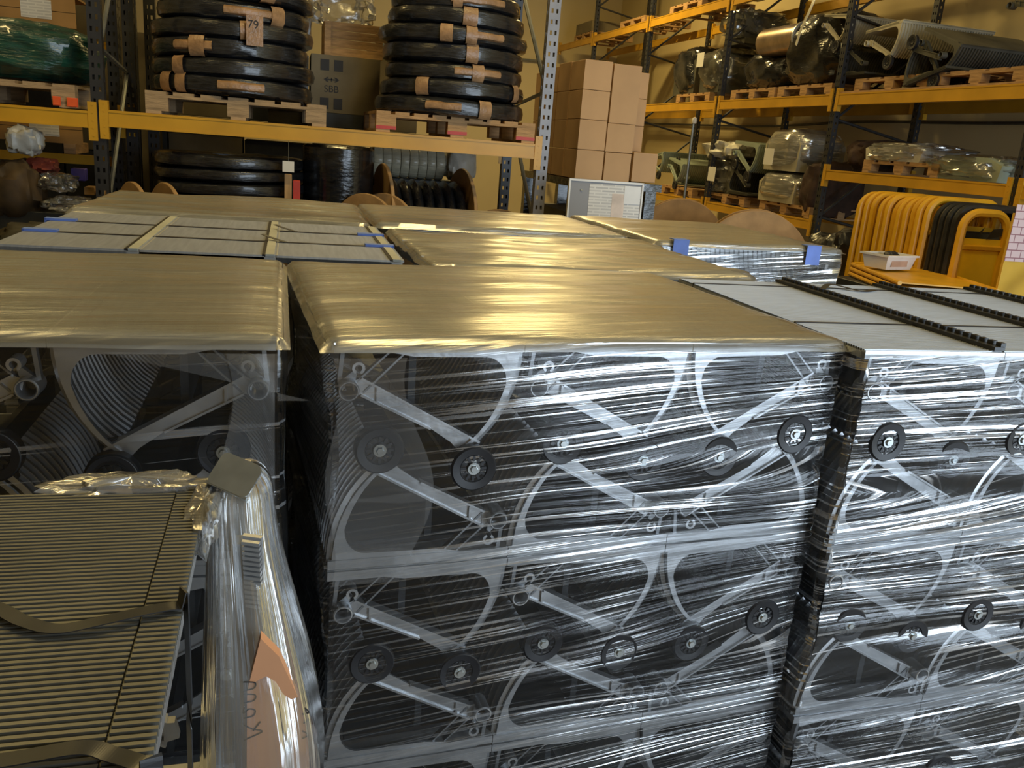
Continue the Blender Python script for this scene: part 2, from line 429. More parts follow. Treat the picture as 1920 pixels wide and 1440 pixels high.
LAYERS = ['top layer', 'middle layer', 'bottom layer']
def stack(x0, y0, ztop, rot, cols, desc, colnames, flips, tread='tread3', comb=False, simple=False, layers=3, seam=None, edge=False):
    base = Matrix.Translation((x0, y0, ztop)) @ Matrix.Rotation(rot, 4, 'Z')
    grp = 'escalator steps in the '+desc
    for L in range(layers):
        for c in range(cols):
            for inv in (0, 1):
                fl = flips[c]
                T = Matrix.Translation((c*TP, 0, -L*H-L*.002))
                if not inv and not fl: R = Matrix.Identity(4)
                elif not inv and fl: R = Matrix.Translation((TL, TW, 0)) @ Matrix.Rotation(PI, 4, 'Z')
                elif inv and not fl: R = Matrix.Translation((TL, 0, -H)) @ Matrix.Rotation(PI, 4, 'Y')
                else: R = Matrix.Translation((0, TW, -H)) @ Matrix.Rotation(PI, 4, 'X')
                lab = '%s step, %s, %s of the %s' % ('upturned' if inv else 'upright', colnames[c], LAYERS[L], desc)
                place_step(base @ T @ R, lab, grp, tread if not inv else 'tread3', comb and L == 0 and not inv, simple=simple, flip=bool(fl), seam=seam if (L == 0 and not inv) else None, edge=edge and L == 0 and not inv)

ZT = 1.617
AX, AY, AR = .094, 1.590, .06
stack(AX, AY, ZT, AR, 3, 'film-wrapped centre stack', ['left column', 'middle column', 'right column'], [0, 0, 1])
stack(-.005-2*TP, 1.60, ZT, 0, 2, 'near left stack', ['outer left column', 'column beside the centre gap'], [1, 1])
stack(1.268, 1.590, ZT, 0, 3, 'right stack with bare treads', ['left column', 'middle column', 'right column'], [0, 0, 0], 'treadC', True, seam=((.30, .008), (.90, .008)))
stack(-.785, 2.70, ZT, -.01, 3, 'bare stack behind', ['left column', 'middle column', 'right column'], [0, 0, 0], simple=True, seam=((1/3, .022), (2/3, .022)), edge=True)
stack(-.80, 3.78, ZT, -.02, 3, 'wrapped stack at far left', ['left column', 'middle column', 'right column'], [0, 0, 1], simple=True)
stack(.47, 2.68, ZT-.01, .02, 3, 'second row wrapped stack', ['left column', 'middle column', 'right column'], [0, 0, 1], simple=True)
stack(.42, 3.80, ZT, .0, 3, 'third row wrapped stack', ['left column', 'middle column', 'right column'], [0, 0, 1], simple=True)
stack(2.66, 3.68, ZT, PI/2+.03, 3, 'wrapped far right stack', ['near column', 'middle column', 'far column'], [0, 0, 1], simple=True)

# ------------------------------------------------------------------ pallets
def pallet_parts(Lx, Ly, hh, nb, m):
    """deck boards run along y and lie across; three blocks show on the long (x) side"""
    t = .02; bh = hh-3*t; P = []
    bw = Lx/nb*.78
    P.append(('deck_board', MB().box(-bw/2, bw/2, -Ly/2, Ly/2, hh-t, hh).mesh('deck_board', m), [((-Lx/2+bw/2+(Lx-bw)*i/(nb-1)), 0, 0) for i in range(nb)]))
    P.append(('stringer', MB().box(-Lx/2, Lx/2, -.045, .045, hh-2*t, hh-t).mesh('stringer', m), [(0, y, 0) for y in (-Ly/2+.045, 0, Ly/2-.045)]))
    P.append(('block', MB().box(-.072, .072, -.05, .05, t, hh-2*t).mesh('block', m), [(x, y, 0) for x in (-Lx/2+.072, 0, Lx/2-.072) for y in (-Ly/2+.05, 0, Ly/2-.05)]))
    P.append(('skid', MB().box(-.05, .05, -Ly/2, Ly/2, 0, t).mesh('skid', m), [(x, 0, 0) for x in (-Lx/2+.05, 0, Lx/2-.05)]))
    return P
PA = pallet_parts(1.2, 1.0, .148, 9, WOOD)
PG = pallet_parts(1.2, 1.0, .148, 7, WOODG)
PS = pallet_parts(1.05, .95, .168, 6, WOODG)
PW = pallet_parts(1.15, .9, .135, 5, WOOD)
def pallet(x, y, z, rz, parts, label, group, red=False):
    o = thing('pallet', label, 'pallet', (x, y, z), (0, 0, rz), group)
    for nm, me, locs in parts:
        for l in locs: ob(nm, me, o, l)
    if red:
        rm = MB().box(-.0735, .0735, -.002, .002, .021, .045).mesh('red_mark', RED)
        for dx in (-.528, 0, .528): ob('red_mark', rm, o, (dx, -.502, 0))['label'] = 'red paint at the foot of a block'
    return o
for (x, y, r, d) in ((.64, 2.08, AR, 'centre film-wrapped stack'), (-.40, 2.08, 0, 'near left stack'), (1.85, 2.07, 0, 'right stack of bare treads'), (-.20, 3.18, 0, 'bare stack behind'),
                  (-.20, 4.26, 0, 'far left wrapped stack'), (1.05, 3.18, 0, 'second row wrapped stack'), (1.03, 4.29, 0, 'third row wrapped stack'), (2.15, 4.34, PI/2+.1, 'far right wrapped stack')):
    pallet(x, y, 0, r, PS, 'low pallet under the '+d, 'pallets under the step stacks')

# ------------------------------------------------------------------ stretch film
def sstep(a, b, x):
    t = max(0, min(1, (x-a)/(b-a))); return t*t*(3-2*t)
def film_wrap(x0, y0, rot, wx, wy, zb, zt, label, side_m, top_m, seed=0, nz=70, ds=.03, waist=.02, amp=.006, pinch=(), r=.025, off=.022, top_amp=.004, sides=True, group='stretch film around the stacks', top=True):
    o = thing('stretch_film', label, 'plastic film', (x0, y0, 0), (0, 0, rot), group)
    # perimeter, rounded corners, starts at front-left, goes along the front
    X0, X1, Y0, Y1 = -off, wx+off, -off, wy+off
    per = []
    def line(ax, ay, bx, by):
        L = math.hypot(bx-ax, by-ay); n = max(2, int(L/ds))
        for i in range(n): per.append((ax+(bx-ax)*i/n, ay+(by-ay)*i/n))
    def corner(cx, cy, a0):
        for i in range(5):
            a = a0+i/5*PI/2; per.append((cx+r*math.cos(a), cy+r*math.sin(a)))
    line(X0+r, Y0, X1-r, Y0); corner(X1-r, Y0+r, -PI/2); line(X1, Y0+r, X1, Y1-r); corner(X1-r, Y1-r, 0)
    line(X1-r, Y1, X0+r, Y1); corner(X0+r, Y1-r, PI/2); line(X0, Y1-r, X0, Y0+r); corner(X0+r, Y0+r, PI)
    n = len(per); cum = [0]
    for i in range(1, n+1):
        a, b = per[i-1], per[i % n]; cum.append(cum[-1]+math.hypot(a[0]-b[0], a[1]-b[1]))
    cx, cy = wx/2, wy/2
    if sides:
        mb = MB(); pts = []; uvs = []
        for j in range(nz):
            z = zb+(zt-zb)*j/(nz-1)
            lay = ((zt-z) % H)/H
            wst = waist*math.sin(PI*min(1, lay*1.0))**2
            for i in range(n+1):
                px, py = per[i % n]; u = cum[i]
                nx, ny = px-cx, py-cy
                e = max(abs(nx)/(wx/2+off), 1e-6); g = max(abs(ny)/(wy/2+off), 1e-6)
                dx = (1 if nx > 0 else -1) if e > .965 else 0; dy = (1 if ny > 0 else -1) if g > .965 else 0
                edge = min(e, g)                       # 1 at vertical corners
                pull = wst*(1 if edge > .8 else .25+.75*edge)
                dn = noise.noise((u*2.2+seed, z*14, seed*1.3))*amp + noise.noise((u*.9, z*34+seed, 3.1))*amp*.6
                front = dy < 0 and dx == 0
                if front: pull *= .12
                d = -pull+dn
                k = 1/math.sqrt(2) if dx and dy else 1
                X = px+dx*d*k; Y = py+dy*d*k
                if j > nz-4 :                        # tuck over the top edge
                    q = (j-(nz-4))/3; X -= dx*.010*q*q; Y -= dy*.010*q*q
                pts.append((X, Y, z))
                v = z
                if front:
                    for (s0, s1, zi, kk) in pinch:
                        s = sstep(s0, s1, px)
                        if abs(z-zi) < .25: v += (z-zi)*kk*s*(1-((z-zi)/.25)**2)
                uvs.append((u, v-.085*u))
        mb.quadgrid(pts, n+1, nz, uvs=uvs)
        ob('side_wrap', mb.mesh('side_wrap', side_m, True), o)
    if not top: return o
    nx_, ny_ = 60, 46; pts = []; uvs = []
    for j in range(ny_):
        for i in range(nx_):
            a = i/(nx_-1); b = j/(ny_-1)
            x = X0-.002+(X1-X0+.004)*a; y = Y0-.002+(Y1-Y0+.004)*b
            ed = min(min(a, 1-a)*wx, min(b, 1-b)*wy)
            z = zt+.006-.022*max(0, 1-ed/.03)**2
            z += noise.noise((x*3.3+seed, y*7, seed))*top_amp + noise.noise((x*2+seed*2, y*22, 1.7))*top_amp*.6 + .004*sstep(0, .1, ed)
            pts.append((x, y, z)); uvs.append((x+.25*y, y-.12*x+seed))
    ob('top_sheet', MB().quadgrid(pts, nx_, ny_, uvs=uvs).mesh('top_sheet', top_m, True), o)
    return o
W3 = TP*3-.002
film_wrap(AX, AY, AR, W3, TW, .10, ZT, 'clear stretch film streaked with creases around the centre stack', FILM_SIDE, FILM_TOP, 1, 110, .025, .030, .006,
          pinch=((.35, 1.16, ZT-.5, .48), (.35, 1.16, ZT-1.0, .48), (.5, 1.16, ZT-.10, .4)))
film_wrap(-.005-2*TP, 1.60, 0, 2*TP, TW, .10, ZT, 'slack clear film over the near left stack', FILM_SIDE_CLEAR, FILM_TOP, 5, 90, .03, .010, .004)
film_wrap(1.268, 1.59, 0, W3, TW, .10, ZT-.012, 'crumpled film around the right stack, treads left bare', FILM_SIDE_WILD, FILM_TOP, 9, 110, .025, .036, .010,
          pinch=((1.0, -.02, ZT-.10, .45), (1.0, -.02, ZT-.55, .48), (1.0, -.02, ZT-1.05, .48)), top=False)

film_wrap(-.80, 3.78, -.02, W3, TW, .10, ZT, 'dusty film over the wrapped stack at far left', FILM_SIDE_CLEAR, FILM_TOP, 12, 40, .05, .02, .010, top_amp=.010)
film_wrap(.47, 2.68, .02, W3, TW, .10, ZT-.01, 'rumpled film over the second row stack', FILM_SIDE_CLEAR, FILM_TOP, 15, 40, .05, .02, .008, top_amp=.012)
film_wrap(.42, 3.80, .0, W3, TW, .10, ZT, 'smooth film over the third row stack', FILM_SIDE_CLEAR, FILM_TOP, 18, 40, .05, .02, .008, top_amp=.006)
film_wrap(1.69, 3.655, .03, TW+.03, W3, .10, ZT, 'tight streaked film around the far right stack', FILM_SIDE_WILD, FILM_TOP, 21, 50, .04, .012, .006, top_amp=.005)

# blue clips at the tread seams of the bare stack and blue tape seen through the far right film
bc = MB().box(-.05, .05, -.018, .018, 0, .008).box(-.05, -.044, -.018, .018, -.03, .008).mesh('blue_clip', BLUET)
for (x, y, t) in ((-.735, 3.02, 'blue plastic clip on the left rim of the bare stack, nearer one'), (-.745, 3.34, 'blue plastic clip on the left rim of the bare stack, farther one')):
    tag(ob('edge_clip', bc, None, (x, y, ZT+.001)), t, 'clip', 'blue clips on the bare stack')
for (x, y, t) in ((.335, 3.01, 'blue plastic clip on the right rim of the bare stack, nearer one'), (.335, 3.33, 'blue plastic clip on the right rim of the bare stack, farther one')):
    tag(ob('edge_clip', bc, None, (x, y, ZT+.001), (0, 0, PI)), t, 'clip', 'blue clips on the bare stack')
bt = MB().box(-.04, .04, -.002, .002, -.09, .0).box(-.04, .04, -.002, .05, 0, .004).mesh('blue_tape', BLUET)
for (a, t) in ((.10, 'blue tape strip on the near left edge of the far right stack'), (.82, 'blue tape strip on the near right corner of the far right stack')):
    q = Matrix.Translation((1.69, 3.655, ZT+.014)) @ Matrix.Rotation(.03, 4, 'Z') @ Vector((a, -.028, 0))
    tag(ob('tape_strip', bt, None, q, (0, 0, .03)), t, 'tape', 'blue tape on the far right stack')
# dark cable ties left lying on the bare stacks
def strip(name, pts, wd, m, label, cat, th=.0012, nrm=None, group=None):
    mb = MB(); P = [Vector(p) for p in pts]; a = []
    for i, p in enumerate(P):
        t = (P[min(i+1, len(P)-1)]-P[max(0, i-1)]).normalized()
        n_ = Vector(nrm) if nrm else Vector((0, 0, 1)); s = t.cross(n_).normalized()*wd/2; u = s.cross(t).normalized()*th
        a += [tuple(p-s), tuple(p+s), tuple(p+s+u), tuple(p-s+u)]
    mb.quadgrid(a, 4, len(P), cu=True)
    mb.f.append((3, 2, 1, 0)); k = 4*(len(P)-1); mb.f.append((k, k+1, k+2, k+3))
    return tag(ob(name, mb.mesh(name, m), None), label, cat, group)
def bez(p, n=24):
    """Catmull-Rom through points"""
    P = [Vector(q) for q in p]; P = [P[0]*2-P[1]]+P+[P[-1]*2-P[-2]]; out = []
    for i in range(1, len(P)-2):
        for k in range(n):
            t = k/n; a, b, c, d = P[i-1], P[i], P[i+1], P[i+2]
            out.append(.5*((2*b)+(c-a)*t+(2*a-5*b+4*c-d)*t*t+(3*b-a-3*c+d)*t**3))
    out.append(P[-2]); return out
strip('strap_offcut', bez([(1.72, 2.42, ZT+.002), (1.78, 2.46, ZT+.012), (1.85, 2.40, ZT+.003), (1.93, 2.43, ZT+.003)], 6), .02, HUB, 'short black strap offcut lying on the right bare treads', 'strap')
strip('strap_offcut', bez([(.02, 3.00, ZT+.002), (-.03, 3.03, ZT+.012), (-.06, 3.05, ZT+.02)], 6), .02, HUB, 'black strap end sticking up from the bare stack, nearer one', 'strap')
strip('strap_offcut', bez([(.06, 3.32, ZT+.002), (.01, 3.35, ZT+.012), (-.02, 3.37, ZT+.02)], 6), .02, HUB, 'black strap end sticking up from the bare stack, farther one', 'strap')

# ------------------------------------------------------------------ near left: step stack with ribbed treads, loose straps, bunched film
HX, HY, HZ = -.105-TL, .225, 1.50
for L in range(3):
    for inv in (0, 1):
        T = Matrix.Translation((HX, HY, HZ-L*H))
        R = Matrix.Translation((TL, 0, -H)) @ Matrix.Rotation(PI, 4, 'Y') if inv else Matrix.Identity(4)
        place_step(T @ R, '%s ribbed step, %s of the nearest stack at lower left' % ('upturned' if inv else 'upright', LAYERS[L]), 'escalator steps in the nearest stack', 'treadH' if not inv else 'tread3', simple=True)
strip('strapping_band', bez([(-.45, .925, HZ+.02), (-.36, .905, HZ+.012), (-.285, .872, HZ+.008), (-.245, .838, HZ+.007), (-.21, .821, HZ+.006), (-.168, .829, HZ+.008), (-.13, .846, HZ+.006), (-.103, .855, HZ+.003), (-.096, .858, HZ-.012), (-.096, .858, HZ-.4)], 12), .017, HUB, 'black strapping band looping loosely over the ribbed tread', 'strap', group='strapping bands on the ribbed step')
strip('strapping_band', bez([(-.45, .60, HZ+.02), (-.30, .625, HZ+.010), (-.211, .633, HZ+.006), (-.154, .634, HZ+.010), (-.129, .627, HZ+.006), (-.102, .612, HZ+.002), (-.096, .605, HZ-.02), (-.096, .605, HZ-.4)], 12), .017, HUB, 'brownish strapping band across the near edge of the ribbed tread', 'strap', group='strapping bands on the ribbed step')
# crumpled film gathered at the far edge of the ribbed tread
def crumple(name, cx, cy, cz, sx, sy, sz, m, label, cat='plastic film', seed=0, nu=40, nv=16, amp=.35, rot=0, par=None, group=None, freq=2.2, flat=0):
    mb = MB(); pts = []; uvs = []
    for j in range(nv):
        b = j/(nv-1)*PI
        for i in range(nu+1):
            a = (i % nu)/nu*2*PI
            d = Vector((math.cos(a)*math.sin(b), math.sin(a)*math.sin(b), math.cos(b)))
            k = 1+amp*noise.noise(d*freq+Vector((seed, seed*.7, 0)))+amp*.5*noise.noise(d*freq*2.7+Vector((0, seed, 1)))+amp*.22*noise.noise(d*freq*6+Vector((2, seed, 1)))
            p = d*k
            # squarer than a ball
            q = Vector([math.copysign(min(1.25, abs(c)**.7), c) for c in p])
            z = q.z*sz
            if flat: z = max(z, -sz*flat)
            pts.append((q.x*sx, q.y*sy, z)); uvs.append((a*sx*1.2, b*sz*1.2))
    mb.quadgrid(pts, nu+1, nv, uvs=uvs, flip=True)
    o = ob(name, mb.mesh(name, m, True), par, (cx, cy, cz), (0, 0, rot))
    return tag(o, label, cat, group) if par is None else o
crumple('film_scrap', -.20, 1.20, HZ-.012, .11, .035, .022, FILM_BUNDLE, 'crumpled clear film gathered behind the ribbed tread', seed=3, amp=.55)
crumple('film_scrap', -.100, 1.13, HZ-.02, .022, .09, .025, FILM_BUNDLE, 'twisted clear film hanging over the ribbed tread corner', seed=8, amp=.5)

# upright parcel in bunched film: plank, bracket, ribbed offcut
I = thing('wrapped_parcel', 'film-wrapped parcel with metal bracket and orange plank beside the ribbed step', 'parcel', (-.03, 1.08, 0))
def bundle(name, prof, m, par, seed, nu=44, amp=.10):
    """prof: list of (z, cx, cy, rx, ry)"""
    mb = MB(); pts = []; uvs = []
    for z, cx, cy, rx, ry in prof:
        for i in range(nu+1):
            a = (i % nu)/nu*2*PI; c, s = math.cos(a), math.sin(a)
            k = 1+amp*noise.noise((c*3.2+seed, s*3.2, z*1.2))+amp*.7*noise.noise((c*8, s*8+seed, z*2.0))
            x = math.copysign(abs(c)**.75, c)*rx*k; y = math.copysign(abs(s)**.75, s)*ry*k
            pts.append((cx+x, cy+y, z)); uvs.append((a*.08/.08*.12, z*.5))
    mb.quadgrid(pts, nu+1, len(prof), uvs=uvs)
    return ob(name, mb.mesh(name, m, True), par)
prof = []
for k in range(44):
    t = k/43; d = 1.525*(t**2.2); z = 1.525-d
    top = math.sqrt(max(0, 1-(1-min(1, d/.05))**2))
    a = sstep(.03, .40, d)
    prof.append((max(z, .002), -.026+.034*a, .135-.10*a, (.046+.040*a)*top+.001, (.062+.058*a)*top+.001))
bundle('film_wrap', prof, FILM_MILKY, I, 2, amp=.13)
pk = MB().prism([(-.055, 0), (.055, 0), (.055, 1.16), (.002, 1.30), (-.022, 1.33), (-.040, 1.25)], -.010, .010)
pl = ob('plank', pk.mesh('plank', ORANGE), I, (.028, -.022, .005), (0, 0, 0)); pl['label'] = 'orange plank with black handwriting'
def scribble(pts, r, m, par, name='handwriting'):
    return ob(name, MB().tube(pts, r, 5).mesh(name, m), par)
hw = [[(.00, 0, .16), (.035, 0, .18), (.018, 0, .19), (.00, 0, .205)], [(.018, 0, .185), (.032, 0, .21)], [(.0, 0, .225), (.018, 0, .23), (.022, 0, .245), (.01, 0, .25), (.0, 0, .24), (.002, 0, .26)],
      [(.0, 0, .27), (.02, 0, .275), (.022, 0, .29), (.0, 0, .295)], [(.0, 0, .305), (.02, 0, .31), (.022, 0, .325), (.0, 0, .33)]]
for q in hw: scribble(bez([(x*.7-.045, -.0112, 1.172+(z-.16)*.55) for x, _, z in q], 6), .0009, INK, pl)
for q in ([(.0, 0, .2), (.012, 0, .21), (.0, 0, .225)], [(.002, 0, .25), (.014, 0, .262)], [(.0, 0, .28), (.012, 0, .285), (.004, 0, .30)]):
    scribble(bez([(x*.7+.034, -.0112, 1.165+(z-.2)*.5) for x, _, z in q], 6), .0011, INK, pl)
bk = MB()
q = []
for (cx_, cy_, a0) in ((.032, .022, 0), (-.032, .022, PI/2), (-.032, -.022, PI), (.032, -.022, 3*PI/2)):
    for k in range(5):
        a = a0+k/4*PI/2; q.append((cx_+.014*math.cos(a), cy_+.014*math.sin(a)))
bk.prism(q, 0, .005, 'xy'); bk.box(-.046, .046, -.038, -.032, -.06, .003)
bo = ob('bracket', bk.mesh('bracket', ZINC), I, (-.030, .095, 1.520), (.80, .25, -.5)); bo.scale = (.7, .7, .7); bo['label'] = 'zinc-plated bracket plate'
ob('bolt_sleeve', MB().tube([(0, 0, -.08), (0, 0, 0)], [.022, .018], 14).mesh('bolt_sleeve', PAPER), bo, (.012, -.012, 0))
rb = MB()
for k in range(14): rb.box(-.012, .012, -.004, .006, k*.009, k*.009+.0055)
rb.box(-.013, .013, .004, .010, 0, .126)
ob('ribbed_offcut', rb.mesh('ribbed_offcut', ALU), I, (-.004, .052, 1.335), (.25, .05, -.3))
ob('core', MB().box(-.035, -.005, .08, .11, 0, 1.42).mesh('core', ALUD), I)

# ------------------------------------------------------------------ pallet racking
def upright_mesh(z0, z1, wd, dp, m, name='upright'):
    mb = MB(); xs = [-wd/2, -wd*.30, -wd*.12, wd*.12, wd*.30, wd/2]; t = .004
    pitch = .075; zs = []; z = z0+.02
    rows = []
    while z+.05 < z1:
        rows.append((z, z+.030)); z += pitch
    def q(x0, x1, a, b): mb.box(x0, x1, 0, t, a, b)
    q(xs[0], xs[1], z0, z1); q(xs[2], xs[3], z0, z1); q(xs[4], xs[5], z0, z1)
    for c0, c1 in ((1, 2), (3, 4)):
        p = z0
        for a, b in rows:
            q(xs[c0], xs[c1], p, a); p = b
        q(xs[c0], xs[c1], p, z1)
    for sx in (-1, 1):     # side flanges with one row of slots
        x0, x1 = sorted((sx*wd/2, sx*(wd/2-t)))
        mb.box(x0, x1, t, dp*.4, z0, z1); mb.box(x0, x1, dp*.65, dp, z0, z1); p = z0
        for a, b in rows:
            mb.box(x0, x1, dp*.4, dp*.65, p, a-.012); p = b-.012
        mb.box(x0, x1, dp*.4, dp*.65, p, z1)
        mb.box(min(sx*wd/2, sx*wd*.28), max(sx*wd/2, sx*wd*.28), dp-t, dp, z0, z1)
    return mb.mesh(name, m)
def connector_mesh(hh=.19, m=YEL):
    mb = MB().box(-.028, .028, -.006, .0, -hh, .06).box(.022, .028, -.006, .05, -hh, .06)
    for k in range(5): mb.tube([(0, -.008, -hh+.03+k*.05), (0, -.005, -hh+.03+k*.05)], .006, 6)
    return mb.mesh('connector', m)
CON = connector_mesh()
def beam_mesh(L, hh=.11, d=.05, m=YEL):
    mb = MB().box(0, L, 0, d, -hh, 0).box(0, L, -.004, .0, -.016, -.001).box(0, L, -.004, 0, -hh+.001, -hh+.014)
    return mb.mesh('beam', m)
def brace_tube(a, b, r, m, par, name='brace'):
    return ob(name, MB().tube([a, b], r, 6).mesh(name, m), par)

# the coil rack, facing us
LR = thing('pallet_rack', 'yellow and black pallet rack carrying the black coils', 'rack', (-1.18, 6.5, 0))
UPL = upright_mesh(0, 4.6, .085, .07, BLU); UPR = upright_mesh(0, 4.6, .088, .07, GREYUP)
ob('upright', UPL, LR, (0, 0, 0)); ob('upright', UPR, LR, (3.13, 0, 0))
ob('upright', UPL, LR, (.04, 1.1, 0)); ob('upright', UPL, LR, (3.13, 1.1, 0)); ob('upright', UPL, LR, (-.10, 1.24, 0)); ob('upright', UPL, LR, (.18, 1.24, 0))
for x in (0.02, 3.13):
    for k in range(4):
        z = .3+k*1.05
        brace_tube((x, .06, z), (x, 1.12, z+.95), .016, STEELD, LR); brace_tube((x, 1.12, z+.95), (x, .06, z+1.05), .016, STEELD, LR)
for (y, z) in ((-.01, 2.008), (1.12, 2.008), (-.01, 3.75), (1.12, 3.75)):
    ob('beam', beam_mesh(3.04), LR, (.045, y, z), (0, 0, 0))
    c = ob('connector', CON, LR, (.035, y, z)); c = ob('connector', CON, LR, (3.085, y, z))
for y in (-.01, 1.12):    # beams of the next bay to the left
    ob('beam', beam_mesh(2.7), LR, (-2.75, y, 1.992)); ob('connector', CON, LR, (-.035, y+.0, 1.992))

P1 = pallet(-.285, 7.0, 2.009, 0, PG, 'weathered pallet under the left coil pile on the rack', 'pallets on the coil rack')
P2 = pallet(1.27, 7.0, 2.009, 0, PA, 'wooden pallet with red block feet under the right coil pile', 'pallets on the coil rack', True)

# handrail coils in black wrap, with tape and cardboard bands
def coil_mesh(R, r_in, hh, seed):
    mb = MB(); n = 64; prof = []
    for k in range(12):
        a = 2*PI*k/12
        prof.append((math.copysign(abs(math.cos(a))**.55, math.cos(a)), math.copysign(abs(math.sin(a))**.6, math.sin(a))))
    pts = []
    for i in range(n+1):
        a = 2*PI*(i % n)/n
        for c, s in prof:
            rr = (R+r_in)/2+c*(R-r_in)/2*(1+.07*noise.noise((math.cos(a)*3+seed, math.sin(a)*3, s)))
            z = s*hh/2*(1+.12*noise.noise((math.cos(a)*4, math.sin(a)*4+seed, c)))+.008*noise.noise((math.cos(a)*1.5, math.sin(a)*1.5, seed))
            pts.append((rr*math.cos(a), rr*math.sin(a), z))
    mb.quadgrid(pts, 12, n+1, cu=True, flip=True)
    return mb.mesh('coil', COILM, True)
def band_mesh(R, a0, a1, zl, zh, seed, m, name='cardboard_band'):
    mb = MB(); n = max(3, int((a1-a0)/.08)); pts = []
    prof = [(-.06, zh), (-.012, zh*.98), (.006, zh*.6), (.010, 0), (.006, zl*.6), (-.012, zl*.98), (-.06, zl)]
    for i in range(n+1):
        a = a0+(a1-a0)*i/n; j = .006*noise.noise((a*6, seed, 0))
        for dr, z in prof: pts.append(((R+dr)*math.cos(a), (R+dr)*math.sin(a), z+j))
    mb.quadgrid(pts, len(prof), n+1, flip=True)
    return mb.mesh(name, m, True)
ORD = ['lowest', 'second', 'third', 'fourth', 'fifth', 'sixth', 'seventh', 'topmost']
def coil_pile(cx, cy, z0, hs, R, desc, seed, tape=True, rs=None):
    z = z0
    for k, hh in enumerate(hs):
        Rk = (rs[k] if rs else R)
        o = thing('handrail_coil', '%s black wrapped coil of the %s' % (ORD[k] if k < len(hs)-1 else 'topmost', desc), 'coil', (cx+random.uniform(-.02, .02), cy, z+hh/2), (random.uniform(-.02, .02), random.uniform(-.02, .02), random.uniform(-.1, .1)), 'coils in the '+desc)
        ob('wrap', coil_mesh(Rk, Rk-.24, hh*1.03, seed+k*1.7), o)
        if tape:
            rnd = random.Random(seed*10+k)
            a = -PI/2+rnd.uniform(-.7, .5)
            
            if k % 2 == 0:
                b = ob('tape_label', band_mesh(Rk+.004, a, a+rnd.uniform(.4, .9), -hh*.22, hh*.26, k, TAPEM), o); b['label'] = 'brown taped label'
            a = -PI/2+rnd.uniform(-.9, .8)
            ob('cardboard_band', band_mesh(Rk+.007, a, a+rnd.uniform(.12, .2), -hh*.5, hh*.5, k+3, TAPEM), o)
            if rnd.random() < .25:
                a = -PI/2+rnd.uniform(-1.1, .9); ob('cardboard_band', band_mesh(Rk+.007, a, a+.14, -hh*.5, hh*.5, k+5, TAPEM), o)
        z += hh
coil_pile(-.33, 7.02, 2.158, [.13, .12, .135, .12, .125, .12, .12], .56, 'left pile on the rack', 3, rs=[.57, .58, .55, .57, .53, .55, .50])
coil_pile(1.31, 7.02, 2.158, [.13, .125, .12, .135, .12, .125, .12], .56, 'right pile on the rack', 9, rs=[.59, .57, .54, .55, .58, .53, .50])
coil_pile(-.35, 7.05, 1.02, [.10, .09, .09, .09, .09, .09, .09, .10], .55, 'dark pile below the rack beam', 14, tape=False)
pallet(-.35, 7.05, .88, 0, PG, 'pallet under the dark coil pile below the beam', 'pallets on the coil rack floor')
pallet(-.35, 7.05, .73, 0, PG, 'second pallet of the pile under the dark coils', 'pallets on the coil rack floor')

# ------------------------------------------------------------------ things on and under the coil rack
def boxobj(name, x0, x1, y0, y1, z0, z1, m, label, cat, group=None, rz=0, tape=None, bev=.004):
    cx, cy = (x0+x1)/2, (y0+y1)/2; a, b = (x1-x0)/2, (y1-y0)/2; hh = z1-z0
    mb = MB(); e = bev; pts = []
    for z, q in ((0, e), (e, 0), (hh-e, 0), (hh, e)):
        pts += [(-a+q, -b+q, z), (a-q, -b+q, z), (a-q, b-q, z), (-a+q, b-q, z)]
    mb.quadgrid(pts, 4, 4, cu=True); mb.f.append((3, 2, 1, 0)); mb.f.append((12, 13, 14, 15))
    me = mb.mesh(name, m)
    if tape is None:
        return tag(ob(name, me, None, (cx, cy, z0), (0, 0, rz)), label, cat, group)
    o = thing(name, label, cat, (cx, cy, z0), (0, 0, rz), group); ob('carton', me, o)
    t = MB().box(-.025, .025, -b-.001, b+.001, hh-.0005, hh+.001).box(-.025, .025, -b-.0015, -b, hh-.05, hh+.001)
    ob('tape', t.mesh('tape', tape), o)
    return o
def sheet(name, w_, h_, m, parent, loc, rot=(0, 0, 0), label=None):
    o = ob(name, MB().box(-w_/2, w_/2, -.0015, 0, 0, h_).mesh(name, m), parent, loc, rot)
    if label: o['label'] = label
    return o
def text(body, size, m, par, loc, rot=(PI/2, 0, 0)):
    cu = bpy.data.curves.new('lettering', 'FONT'); cu.body = body; cu.size = size; cu.align_x = 'CENTER'; cu.extrude = .0008
    cu.materials.append(m)
    t = bpy.data.objects.new('lettering_curve', cu); me = bpy.data.meshes.new_from_object(t)
    bpy.data.objects.remove(t); bpy.data.curves.remove(cu)
    if not me.materials: me.materials.append(m)
    return ob('lettering', me, par, loc, rot)

